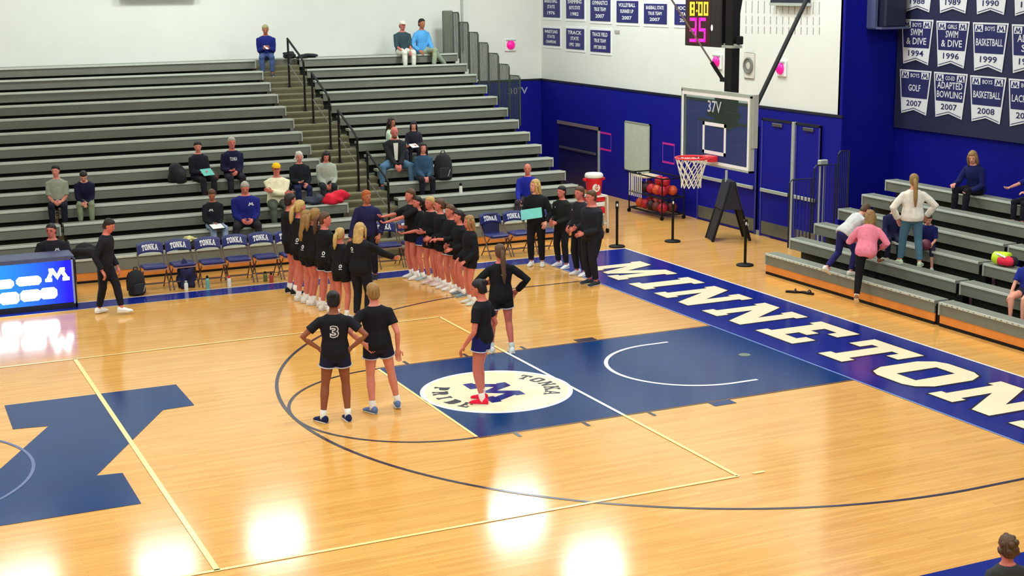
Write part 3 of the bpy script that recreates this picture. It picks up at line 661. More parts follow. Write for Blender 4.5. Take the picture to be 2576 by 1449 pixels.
# shot clock
SX = -1.02; a_, c_ = at(1722, 114, 'x', SX), at(1813, 118, 'x', SX)
sc = thing('shot_clock', 'black shot clock reading 18:00 over 35 beside the hoop mast', 'shot clock', (SX, (a_.y+c_.y)/2, a_.z))
hw = (a_.y-c_.y)/2
MB().rbox((0, -hw, 0), (.16, hw, 1.0), .015).build('case', mat('clock_black', (26, 24, 28), .35), sc)
MB().box((.05, -hw-.3, .02), (.12, -hw, .06)).build('mount_arm', M_LGREY, sc)
m_yel = mat('amber_led', (255, 214, 40), .4, emit=2.2, var=0); m_mag = mat('magenta_led', (255, 20, 150), .4, emit=2.0, var=0)
def onclock(px, py): p = at(px, py, 'x', SX); return p.y-(a_.y+c_.y)/2, p.z-a_.z
mb = MB(); 
for ch, px in (('1', 1728), ('8', 1737), ('0', 1757), ('0', 1771)):
    y0, z0 = onclock(px, 39); y1, z1 = onclock(px+11, 5); digit(mb, ch, (-.004, y0, z0), -Y, Z, abs(y1-y0), z1-z0, .03)
y0, z0 = onclock(1752, 30); mb.poly([(0, 0), (.03, 0), (.03, .03), (0, .03)], (-.004, y0, z0), -Y, Z); mb.poly([(0, 0), (.03, 0), (.03, .03), (0, .03)], (-.004, y0, z0+.12), -Y, Z)
mb.build('time_digits', m_yel, sc)
mb = MB()
for ch, px in (('3', 1735), ('5', 1758)):
    y0, z0 = onclock(px, 105); y1, z1 = onclock(px+18, 45); digit(mb, ch, (-.004, y0, z0), -Y, Z, abs(y1-y0), z1-z0, .045)
mb.build('shot_digits', m_mag, sc)
y0, z0 = onclock(1791, 70); MB().ell((-.002, y0, z0), (.008, .025, .045)).build('status_lamp', mat('lamp_white', (255, 246, 214), .4, emit=1.2), sc)
y0, z0 = onclock(1726, 110); y1, z1 = onclock(1788, 0)
MB().box((-.002, y1, z0), (0, y0, .98)).build('digit_glow', mat('painted_red_glow', (60, 6, 22), .3), sc)  # dark red sheet paints the glow behind the digits

# ------------------------------------------------------------------ courtside LED table
LY = 8.22; lt = thing('led_scorer_table', 'long courtside table with a glowing blue LED screen front', 'scorer table', (-9.13, LY, 0))
def ledmat():
    m = bpy.data.materials.new('led_blue_screen'); m.use_nodes = True; nt = m.node_tree; b = nt.nodes['Principled BSDF']
    b.inputs['Base Color'].default_value = (0, 0, .02, 1); b.inputs['Roughness'].default_value = .3
    tc = nt.nodes.new('ShaderNodeTexCoord'); sp = nt.nodes.new('ShaderNodeSeparateXYZ'); nt.links.new(tc.outputs['Object'], sp.inputs[0])
    mr = nt.nodes.new('ShaderNodeMapRange'); mr.inputs[1].default_value = -.15; mr.inputs[2].default_value = -1.6; nt.links.new(sp.outputs['X'], mr.inputs[0])
    cr = nt.nodes.new('ShaderNodeValToRGB'); cr.color_ramp.elements[0].color = rgb(10, 10, 226); cr.color_ramp.elements[1].color = rgb(20, 150, 240)
    nt.links.new(mr.outputs[0], cr.inputs[0]); nt.links.new(cr.outputs[0], b.inputs['Emission Color']); b.inputs['Emission Strength'].default_value = 1.5
    return m
MB().box((-5, .06, .08), (-.04, .5, .9)).build('case', M_BLACK, lt)
MB().box((-5, .03, .1), (-.06, .06, .86)).build('screen', ledmat(), lt)
MB().rbox((-5, .0, .86), (0, .62, .94), .02).build('top', mat('slate_table_top', (70, 80, 120), .4), lt)
MB().box((-5, .02, .0), (-.0, .5, .1)).build('base', M_TRIM, lt)
MB().box((-.06, .0, .08), (-.03, .55, .9)).build('side_trim', mat('pale_blue_trim', (150, 170, 220), .4), lt)
MB().box((-.03, .02, 0), (.0, .6, .9)).build('end_panel', M_TRIM, lt)
m_led = mat('led_white', (235, 250, 255), .4, emit=9.0, var=0)
mb = MB(); block_m(mb, (-.31, .026, .62), X, Z, .05); mb.build('screen_logo', m_led, lt)
mb = MB()
for x0, x1, z0, z1 in ((-1.0, -.58, .47, .63), (-1.5, -1.04, .45, .61), (-2.2, -1.56, .45, .6), (-.62, -.33, .20, .40), (-.95, -.60, .19, .39), (-1.3, -.97, .17, .38), (-1.75, -1.34, .17, .38), (-2.3, -1.8, .17, .37)):
    c = .05; mb.poly([(x0+c, z0), (x1-c, z0), (x1, z0+c), (x1, z1-c), (x1-c, z1), (x0+c, z1), (x0, z1-c), (x0, z0+c)], (0, .026, 0), X, Z)
mb.build('screen_lettering', m_led, lt)

# ------------------------------------------------------------------ TONKA folding chairs
def chair_proto():
    t = thing('folding_chair', 'x', 'chair', (0, 0, 0), 0, 'navy TONKA chairs along the court')
    m_leg = mat('chair_brown_steel', (92, 70, 66), .4, .4)
    mb = MB(); mb.rbox((-.22, -.20, .42), (.22, .21, .475), .04); mb.build('seat', M_NAVYVINYL, t)
    # curved backrest
    mb = MB(); vs = []; n = 8
    for j, z in enumerate((.64, .66, .80, .835)):
        for i in range(n+1):
            a = -1+2*i/n; yy = .24+.05*(1-a*a)*.8+(z-.64)*.25; arch = .035*(1-a*a)
            vs.append((a*.24, yy-(.0 if j in (0, 3) else .012), z+arch))
    for j, z in enumerate((.835, .80, .66, .64)):
        for i in range(n+1):
            a = -1+2*i/n; yy = .24+.05*(1-a*a)*.8+(z-.64)*.25+.035; arch = .035*(1-a*a)
            vs.append((a*.24, yy, z+arch))
    fs = []; m = n+1
    for j in range(7):
        for i in range(n): fs.append((j*m+i, j*m+i+1, (j+1)*m+i+1, (j+1)*m+i))
    for i in range(n): fs.append((7*m+i, 7*m+i+1, i+1, i))
    fs.append(tuple(j*m for j in range(8))); fs.append(tuple(j*m+n for j in range(7, -1, -1)))
    mb.add(vs, fs); bk = mb.build('backrest', M_NAVYVINYL, t)
    mb = MB(); word(mb, 'TONKA', (0, 0, 0), X, Z, .105, .1, .30)
    q = []
    for p in mb.v:
        a = p.x/.24; z = p.z+.735; q.append(Vector((p.x, .24+.05*(1-a*a)*.8+(z-.64)*.25-.016, z+.035*(1-a*a))))
    mb.v = q; mb.build('lettering', M_WHITE, bk)
    for s in (-1, 1):
        MB().tube([(s*.235, .30, .82), (s*.235, .25, .62), (s*.235, .08, .40), (s*.235, -.20, .02), (s*.235, -.205, 0)], .013, 6).build('front_leg', m_leg, t)
        MB().tube([(s*.215, -.12, .41), (s*.215, .1, .2), (s*.215, .27, 0)], .012, 6).build('rear_leg', m_leg, t)
        MB().rbox((s*.235-.02, .275, .60), (s*.235+.02, .32, .655), .008).build('back_bracket', M_LGREY, t)
    MB().tube([(-.235, -.12, .135), (.235, -.12, .135)], .01, 6).build('crossbar', m_leg, t)
    MB().tube([(-.215, .19, .09), (.215, .19, .09)], .01, 6).build('crossbar', m_leg, t)
    MB().box((-.235, -.19, .40), (.235, -.165, .42)).build('seat_rail', mat('pale_rose_steel', (172, 140, 132), .4, .3), t)
    return t
CHX = [-7.60, -7.06, -6.52, -6.0, -5.47, -4.95, -2.95, -2.43, -.60, -.06, .50]
CHL = ['first navy TONKA chair from the left, black backpack beside it', 'second navy TONKA chair from the left with dark jacket hung under the seat', 'third navy TONKA chair from the left', 'fourth navy TONKA chair from the left', 'fifth navy TONKA chair from the left', 'sixth navy TONKA chair from left, half behind the player line',
 'navy TONKA chair seen just right of the tall blonde coach', 'navy TONKA chair behind the arms of the right-hand player line', 'navy TONKA chair with a navy garment over its back', 'navy TONKA chair left of the woman with the teal clipboard', 'navy TONKA chair behind the group of standing officials']
pr = chair_proto()
for i, x in enumerate(CHX):
    c = pr if i == 0 else copy_tree(pr)
    c.location = (x, 9.08+.02*math.sin(i*2.3), 0); c.rotation_euler = (0, 0, .04*math.sin(i*1.7)); c['label'] = CHL[i]
# garment over a chair back
t = tag(MB().rbox((-.2, -.02, .44), (.2, .05, .86), .03, Matrix.Translation((-.60, 9.29, .0)) @ Matrix.Rotation(-.12, 4, 'X')).build('draped_jersey', mat('navy_cloth', (26, 28, 72), .85), None), 'dark navy garment draped over the back of a TONKA chair', 'garment')

def soft(name, lab, cat, c, r, m, bumps=6, seed=1, flat_bottom=None, group=None):
    """crumpled soft bundle: a displaced ellipsoid resting on flat_bottom"""
    rnd = random.Random(seed); mb = MB(); mb.ell((0, 0, 0), r, None, 24, 16)
    ks = [(Vector((rnd.uniform(-1, 1), rnd.uniform(-1, 1), rnd.uniform(-1, 1))).normalized(), rnd.uniform(.12, .3), rnd.uniform(3, 9), rnd.uniform(0, 6)) for _ in range(bumps)]
    for i, p in enumerate(mb.v):
        n = Vector((p.x/r[0], p.y/r[1], p.z/r[2])); s = 1
        for d, a, f, ph in ks: s += a*math.sin(f*n.dot(d)+ph)*.6
        q = Vector((p.x*s, p.y*s, p.z*s))
        if q.z < -r[2]*.7: q.z = -r[2]*.7
        mb.v[i] = q
    o = mb.build(name, m, None, True); o.location = (c[0], c[1], c[2]+r[2]*.7); return tag(o, lab, cat, group)
def backpack(c, rz, lab, sc=1.0):
    t = thing('backpack', lab, 'backpack', c, rz)
    mb = MB(); rs = []
    for z, rx, ry in ((0, .13, .08), (.02, .16, .11), (.2, .17, .12), (.36, .155, .1), (.44, .11, .075), (.47, .05, .04)): rs.append(((0, 0, z*sc), X, Y, rx*sc, ry*sc))
    mb.loft(rs); mb.build('body', M_BLKFAB, t, True)
    mb = MB(); mb.rbox((-.12*sc, -.15*sc, .04*sc), (.12*sc, -.09*sc, .24*sc), .03*sc); mb.build('front_pocket', mat('black_pocket', (32, 33, 40), .8), t)
    MB().tube([(-.04*sc, 0, .46*sc), (-.03*sc, 0, .52*sc), (.03*sc, 0, .52*sc), (.04*sc, 0, .46*sc)], .01*sc, 6).build('handle', M_BLKFAB, t)
    for s in (-1, 1): MB().tube([(s*.09*sc, .08*sc, .42*sc), (s*.11*sc, .15*sc, .3*sc), (s*.12*sc, .12*sc, .08*sc)], .016*sc, 6).build('strap', M_BLKFAB, t)
    MB().tube([(.06*sc, -.152*sc, .08*sc), (.1*sc, -.152*sc, .2*sc)], .008*sc, 5).build('zip_pull', M_LGREY, t)
    return t
p = at(345, 742, 'z', 0); backpack((p.x, p.y, 0), .3, 'black backpack standing on the floor beside the first TONKA chair')
p = at(1115, 480, 'y', RY(4)-.05); backpack((p.x+.05, RY(4)+.05, RZ(4)), -.2, 'large black backpack on the bleacher beside the woman in teal', 1.25)
def bottle(px, py, body, cap, lab, h=.24, axis='z', val=0):
    p = at(px, py, axis, val); t = thing('water_bottle', lab, 'bottle', p, 0, 'water bottles on the floor by the chairs')
    MB().lathe((0, 0, 0), [(.034, 0), (.038, .01), (.038, h*.66), (.03, h*.74), (.02, h*.8)], 14).build('body', body, t, True)
    MB().lathe((0, 0, h*.8), [(.024, 0), (.024, h*.13), (.014, h*.18)], 12).build('cap', cap, t)
m_teal = mat('teal_plastic', (110, 176, 168), .35); m_wb = mat('white_plastic', (228, 228, 220), .35); m_grn = mat('olive_green_plastic', (92, 106, 62), .4); m_rdb = mat('brick_red_plastic', (176, 66, 50), .4)
bottle(523, 728, m_teal, M_BLACK, 'teal water bottle on the floor under the third TONKA chair', .27)
bottle(577, 722, m_wb, M_RED, 'white water bottle on the floor under the fourth chair', .22)
bottle(668, 708, m_grn, M_BLACK, 'olive green bottle on the floor under the fifth chair', .2)
bottle(683, 711, m_rdb, M_BLACK, 'brick red bottle on the floor under the fifth chair', .2)
bottle(731, 716, m_wb, M_BLACK, 'white bottle with a black cap beside the player line', .24)
bottle(469, 732, m_wb, M_LGREY, 'slim white bottle under the second TONKA chair', .2)
soft('jacket', 'dark navy jacket hanging low under the second TONKA chair', 'garment', (-7.02, 9.0, .0), (.17, .12, .26), mat('navy_cloth', (26, 28, 72), .85), 6, 4)
soft('duffel_bag', 'black duffel bag on the front bleacher row beside the LED table', 'bag', (at(218, 650, 'y', RY(1)+.1).x, RY(1)+.13, RZ(1)), (.26, .13, .14), M_BLKFAB, 6, 9)
soft('coat', 'black coat heaped on the bleacher beside the woman with the teal paper', 'garment', (at(470, 480, 'y', RY(4)).x, RY(5)+.1, RZ(5)), (.2, .18, .22), M_BLKFAB, 6, 21)
soft('bag', 'brown bag on the bleacher between the two seated spectators', 'bag', (at(540, 470, 'y', RY(5)).x, RY(5)+.12, RZ(5)), (.12, .1, .11), mat('brown_leather', (92, 56, 48), .6), 5, 33)
soft('coat', 'red coat lying on the bleacher beside the dark-haired woman in grey', 'garment', (at(842, 500, 'y', RY(3)+.1).x, RY(3)+.1, RZ(3)), (.26, .2, .15), mat('red_cloth', (226, 18, 52), .8), 7, 12)
soft('coat', 'dark slate coat on the bleacher under the red coat', 'garment', (at(800, 505, 'y', RY(3)+.1).x, RY(3)+.12, RZ(3)), (.22, .14, .11), mat('slate_cloth', (48, 58, 74), .85), 6, 14)
soft('jacket', 'dark jacket with pale yellow cloth on the front row behind the second chair', 'garment', (at(478, 600, 'y', RY(1)+.1).x, RY(1)+.13, RZ(1)), (.2, .12, .12), mat('dark_cloth', (30, 34, 42), .85), 6, 17)
soft('towel', 'pale yellow cloth lying on the dark jacket on the front row', 'cloth', (at(474, 592, 'y', RY(1)+.1).x, RY(1)+.1, RZ(1)+.17), (.13, .09, .05), mat('pale_yellow_cloth', (214, 214, 150), .85), 6, 18)
soft('cap', 'black bundle on the top bleacher row left of the handrail', 'garment', (at(728, 140, 'y', RY(14)+.1).x, RY(14)+.12, RZ(14)), (.16, .13, .1), M_BLKFAB, 5, 3)
soft('coat', 'black coat spread on the top bleacher row right of the handrail', 'garment', (at(765, 138, 'y', RY(14)+.1).x+.1, RY(14)+.12, RZ(14)), (.27, .14, .06), M_BLKFAB, 6, 6)
soft('coat', 'black coat on the bleacher behind the man in the yellow cap', 'garment', (at(712, 440, 'y', RY(4)+.1).x, RY(4)+.14, RZ(4)), (.17, .14, .15), M_BLKFAB, 5, 8)
p = at(1160, 478, 'y', RY(3)+.1); t = thing('water_bottle', 'small dark-capped bottle on the bleacher right of the big backpack', 'bottle', (p.x, RY(3)+.12, RZ(3)))
MB().lathe((0, 0, 0), [(.035, 0), (.038, .01), (.036, .14), (.02, .17)], 12).build('body', m_wb, t); MB().lathe((0, 0, .17), [(.03, 0), (.03, .05), (.02, .06)], 12).build('cap', M_BLACK, t)
p = at(1292, 500, 'y', RY(1)+.12); t = thing('cup', 'pale blue cup on the bleacher left of the man in bright blue', 'cup', (p.x, RY(1)+.14, RZ(1)))
MB().lathe((0, 0, 0), [(.06, 0), (.075, .12), (.08, .14), (.07, .14), (.06, .03)], 14).build('body', mat('pale_blue_plastic', (176, 206, 206), .4), t)
MB().tube([(.075, 0, .03), (.115, 0, .05), (.115, 0, .1), (.075, 0, .12)], .008, 6).build('handle', mat('pale_blue_plastic', (176, 206, 206), .4), t)
p = at(2012, 738, 'z', 0)
t = thing('scuffed_slides', 'pair of black slide sandals lying on the floor before the short bleacher', 'sandals', (p.x, p.y, 0), -1.0)
for i, (dx, dy, rz) in enumerate(((-.13, 0, .2), (.13, .03, -.3))):
    M = Matrix.Translation((dx, dy, 0)) @ Matrix.Rotation(rz, 4, 'Z')
    mb = MB(); mb.poly([(-.13, -.03), (-.1, -.045), (.06, -.05), (.13, -.03), (.14, .0), (.13, .03), (.06, .05), (-.1, .045), (-.13, .03)], M @ Vector((0, 0, .0)), M.to_3x3() @ X, M.to_3x3() @ Y, .03)
    s_ = mb.build('sole', M_BLACK, t)
    pts = [M @ Vector((.04, .048*math.cos(a), .02+.05*math.sin(a))) for a in [PI*i/8 for i in range(9)]]
    MB().tube(pts, .014, 6).build('strap', mat('dark_grey_strap', (60, 58, 62), .6), s_)

# ------------------------------------------------------------------ drinks cooler on its cart
p = at(1516, 580, 'z', 0)
CC = Vector((2.55, 10.7, 0)); zt = at(1493, 435, 'y', CC.y).z
CC.x = at(1494, 450, 'y', CC.y).x
kt = thing('drinks_cart', 'white and red drinks cart standing behind the officials', 'cart', CC)
kz = at(1494, 490, 'y', CC.y).z
for s in (-1, 1):
    MB().tube([(s*.24, -.2, .06), (s*.24, -.2, kz-.06), (s*.2, -.2, kz), (s*.1, -.2, kz)], .02, 6).build('frame_tube', m_wb, kt)
    MB().tube([(s*.24, .2, .06), (s*.24, .2, kz)], .02, 6).build('frame_tube', m_wb, kt)
    for yy in (-.2, .2): MB().lathe((s*.24, yy, .05), [(.05, -.02), (.055, 0), (.05, .02)], 12, Matrix.Rotation(PI/2, 3, 'Y')).build('wheel', M_BLACK, kt)
for z0, z1, m in ((.32, .58, M_RED), (.60, .70, m_wb), (.72, kz-.02, M_RED)): MB().rbox((-.2, -.19, z0), (.2, .19, z1), .03).build('side_panel', m, kt)
MB().box((-.24, -.22, kz-.03), (.24, .22, kz)).build('top_shelf', m_wb, kt); MB().box((-.24, -.2, .2), (.24, .2, .23)).build('lower_shelf', m_wb, kt)
ct = thing('drinks_cooler', 'red drinks cooler with a white lid and round G emblem on the cart', 'cooler', (CC.x, CC.y, kz))
h = zt-kz
MB().lathe((0, 0, 0), [(.15, 0), (.16, .02), (.19, h*.72), (.195, h*.8)], 24).build('body', M_RED, ct, True)
MB().lathe((0, 0, h*.8), [(.205, 0), (.21, .02), (.205, h*.14), (.18, h*.2)], 24).build('lid', m_wb, ct, True)
for s in (-1, 1): MB().rbox((s*.23-.035, -.05, h*.66), (s*.23+.035, .05, h*.78), .015).build('handle', M_RED, ct)
MB().lathe((0, -.02, .03), [(.02, 0), (.025, .02), (.02, .05)], 10, Matrix.Rotation(PI/2, 3, 'X')).build('tap', m_wb, ct)
zz = h*.36; mb = MB(); mb.lathe((-.03, -.166, zz), [(.095, 0), (.09, .012)], 20, Matrix.Rotation(PI/2, 3, 'X')); em = mb.build('emblem', m_wb, ct)
mb = MB(); text(mb, 'G', (-.03, -.186, zz), X, Z, .07, .1, .03); mb.build('emblem_letter', mat('dark_orange', (214, 84, 20), .5), em)

# ------------------------------------------------------------------ ball cart
BC = Vector((5.0, 12.1, 0))
bc = thing('ball_cart', 'black wheeled ball cart with white bars against the blue wall', 'ball cart', BC)
hl, hd, ht = .78, .3, .98
for y in (-hl, hl):
    for x in (-hd, hd):
        MB().tube([(x, y, .09), (x, y, ht)], .018, 6).build('corner_post', M_BLACK, bc)
        MB().lathe((x, y, .05), [(.03, -.015), (.05, -.012), (.05, .012), (.03, .015)], 12, Matrix.Rotation(PI/2, 3, 'X')).build('wheel', M_BLACK, bc)
for z in (.12, .52, ht):
    for x in (-hd, hd): MB().tube([(x, -hl, z), (x, hl, z)], .018, 6).build('side_rail', M_BLACK, bc)
    for y in (-hl, hl): MB().tube([(-hd, y, z), (hd, y, z)], .018, 6).build('end_rail', M_BLACK, bc)
for z in (.13, .53):
    for i in range(5): MB().tube([(-hd+.05+i*.125, -hl, z), (-hd+.05+i*.125, hl, z)], .008, 5).build('shelf_wire', M_BLACK, bc)
for i in range(7): MB().tube([(-hd-.005, hl-.02-i*.095, .42), (-hd-.005, hl-.02-i*.095, ht)], .014, 5).build('white_bar', m_wb, bc)
for i in range(4): MB().tube([(-hd+.1+i*.13, hl+.005, .42), (-hd+.1+i*.13, hl+.005, ht)], .014, 5).build('white_bar', m_wb, bc)
MB().box((-hd+.03, hl-.62, ht-.09), (hd-.03, hl-.03, ht-.06)).build('cream_tray', mat('cream_tray', (222, 204, 170), .6), bc)
m_balls = [mat('crimson_ball', (190, 26, 50), .5), mat('orange_ball', (214, 82, 40), .5), mat('brown_ball', (110, 44, 36), .6), mat('dark_ball', (46, 26, 36), .6)]
n = 0
def ball(x, y, z, m, lab):
    o = MB().ell((0, 0, 0), (.12, .12, .12), None, 16, 10).build('ball', m, None, True); o.location = (x, y, z); tag(o, lab, 'ball', 'balls on the cart')
    mb = MB()
    for M in (Matrix.Identity(3), Matrix.Rotation(PI/2, 3, 'X'), Matrix.Rotation(PI/2, 3, 'Y')): mb.tube([M @ Vector((.1195*math.cos(2*PI*i/20), .1195*math.sin(2*PI*i/20), 0)) for i in range(20)], .0025, 3, True)
    mb.build('seam', M_BLACK, o)
cn = ['crimson', 'orange', 'brown', 'dark']
for li, z in enumerate((.26, .66)):
    for j in range(5):
        for i in range(2):
            mi = [[0, 2, 3, 0, 1], [0, 1, 0, 3, 3]][li][(j+i) % 5]
            ball(BC.x-.14+.27*i, BC.y-.54+.262*j, z, m_balls[mi], '%s ball, %s from the right on the %s shelf of the cart, %s side' % (cn[mi], ords[j], ('lower', 'upper')[li], ('court', 'wall')[i]))
for j in range(2): ball(BC.x-.05, BC.y-.5+.262*j, .66+.215, m_balls[0], 'crimson ball heaped on top of the cart, %s from the right' % ords[j])

# ------------------------------------------------------------------ belt posts and A-frame sign
def stanchion(px, py, lab, hpx):
    p = at(px, py, 'z', 0); H = at(px, hpx, 'y', p.y).z
    t = thing('belt_post', lab, 'belt post', p, 0, 'black retractable belt posts')
    MB().lathe((0, 0, 0), [(.17, 0), (.175, .015), (.16, .03), (.05, .05)], 24).build('base', M_BLACK, t, True)
    MB().lathe((0, 0, .04), [(.028, 0), (.028, H-.2)], 12).build('pole', M_BLACK, t)
    MB().lathe((0, 0, H-.17), [(.034, 0), (.034, .15), (.03, .17)], 14).build('belt_head', M_BLACK, t)
    MB().ell((-.015, -.033, H-.08), (.02, .006, .035)).build('head_badge', M_WHITE, t)
stanchion(1552, 621, 'black belt post nearest the drinks cart', 506)
stanchion(1692, 608, 'black belt post in front of the ball cart', 500)
stanchion(1874, 668, 'black belt post nearest the short bleacher', 552)
p = at(1783, 604, 'z', 0); q = at(1889, 606, 'z', 0)
t = thing('sandwich_board', 'black folding A-frame sign standing in front of the blue doors', 'sign', ((p.x+q.x)/2+.05, (p.y+q.y)/2+.15, 0), math.atan2(q.y-p.y, q.x-p.x)+.30)
L = (q-p).length/2*.92; HH = 1.24
def panel(s, nm):
    d = Vector((-s*L*.9, 0, HH)).normalized(); o = Vector((s*L, 0, .02)); n = Vector((d.z, 0, -d.x))
    mb = MB(); mb.poly([(-.26, 0), (.26, 0), (.26, HH*1.06), (-.26, HH*1.06)], o, Y, d, .03); return mb.build(nm, M_BLKFAB, t)
a1 = panel(-1, 'panel'); a2 = panel(1, 'panel')
for s, a in ((-1, a1), (1, a2)):
    MB().tube([(s*L, -.27, 0), (s*L*.1, -.27, HH)], .03, 6).build('side_rail', M_BLACK, a)
    MB().tube([(s*L, .27, 0), (s*L*.1, .27, HH)], .03, 6).build('side_rail', M_BLACK, a)
MB().poly([(-L*.56, HH*.56), (L*.56, HH*.56), (L*.16, HH*1.05), (-L*.16, HH*1.05)], (0, -.295, 0), X, Z, .0).poly([(-L*.56, HH*.56), (L*.56, HH*.56), (L*.16, HH*1.05), (-L*.16, HH*1.05)], (0, .29, 0), X, Z, .58).build('cover', mat('dark_cover', (26, 28, 44), .8), t)
mb = MB(); text(mb, 'J', (L*.70, -.31, .40), Vector((1, 0, 0)), Vector((-.45, 0, .9)), .10, .16, .03); mb.build('emblem', M_WHITE, t)
MB().tube([(-.06, .0, HH*1.02), (-.06, 0, HH*1.22)], .03, 8).build('top_bracket', M_LGREY, t)

# ------------------------------------------------------------------ people
TODO = []      # raw meshes to be fused into one surface each
def fuse(mb, name, m, parent, vox, smooth=4, hands=None):
    ob = mb.build(name, m, parent)
    md = ob.modifiers.new('fuse', 'REMESH'); md.mode = 'VOXEL'; md.voxel_size = vox; md.use_smooth_shade = True
    sm = ob.modifiers.new('smooth', 'SMOOTH'); sm.factor = .5; sm.iterations = smooth
    TODO.append((ob, hands)); return ob
def finish():
    dg = bpy.context.evaluated_depsgraph_get()
    done = [(ob, bpy.data.meshes.new_from_object(ob.evaluated_get(dg)), h) for ob, h in TODO]
    for ob, me, h in done:
        ob.modifiers.clear()
        old = ob.data
        if h is not None and h.v:
            bm = bmesh.new(); bm.from_mesh(me)
            vs = [bm.verts.new(p) for p in h.v]
            for f in h.f:
                fc = bm.faces.new([vs[i] for i in f]); fc.smooth = True
            bm.to_mesh(me); bm.free()
        me.name = old.name; ob.data = me
        if not me.materials: me.materials.append(old.materials[0])
        bpy.data.meshes.remove(old)
    TODO.clear()
def ik(a, b, l1, l2, pole):
    """middle joint of a two-bone chain from a towards b; returns (joint, end)"""
    d = b-a; L = min(d.length, (l1+l2)*.995); d = d.normalized() if d.length > 1e-6 else Vector((0, 0, -1)); b = a+d*L
    x = (l1*l1-l2*l2+L*L)/(2*L); h = math.sqrt(max(0, l1*l1-x*x))
    p = pole-d*pole.dot(d); p = p.normalized() if p.length > 1e-6 else Vector((0, 1, 0))
    return a+d*x+p*h, b
SK = {'fair': (226, 158, 136), 'pink': (216, 138, 122), 'tan': (178, 108, 80), 'brown': (140, 84, 62), 'ruddy': (206, 118, 104), 'deep': (152, 88, 68)}
HC = {'blond': (190, 158, 96), 'dkblond': (150, 116, 68), 'brown': (88, 62, 44), 'dark': (38, 28, 28), 'black': (24, 22, 28), 'grey': (170, 166, 156), 'white': (210, 206, 196), 'auburn': (176, 88, 34), 'sand': (160, 148, 104)}
def cloth(c): return mat('cloth_%d_%d_%d' % c, c, .85, var=.1, scale=13, spec=.2, bump=.55)
def skin(k): return mat('skin_'+k, SK[k], .55, var=.05, scale=8, spec=.3)
def hairm(k):
    new = 'hair_'+k not in MATS; m = mat('hair_'+k, HC[k], .5, var=.38, scale=6, spec=.35, bump=.6)
    if new:      # strands: noise stretched along the height
        nt = m.node_tree; n = next(x for x in nt.nodes if x.type == 'TEX_NOISE'); tc = next(x for x in nt.nodes if x.type == 'TEX_COORD')
        mp = nt.nodes.new('ShaderNodeMapping'); mp.inputs['Scale'].default_value = (22, 22, 1.6)
        nt.links.new(tc.outputs['Object'], mp.inputs['Vector']); nt.links.new(mp.outputs['Vector'], n.inputs['Vector'])
    return m
BLK = (22, 23, 30); NAVY = (28, 32, 66)
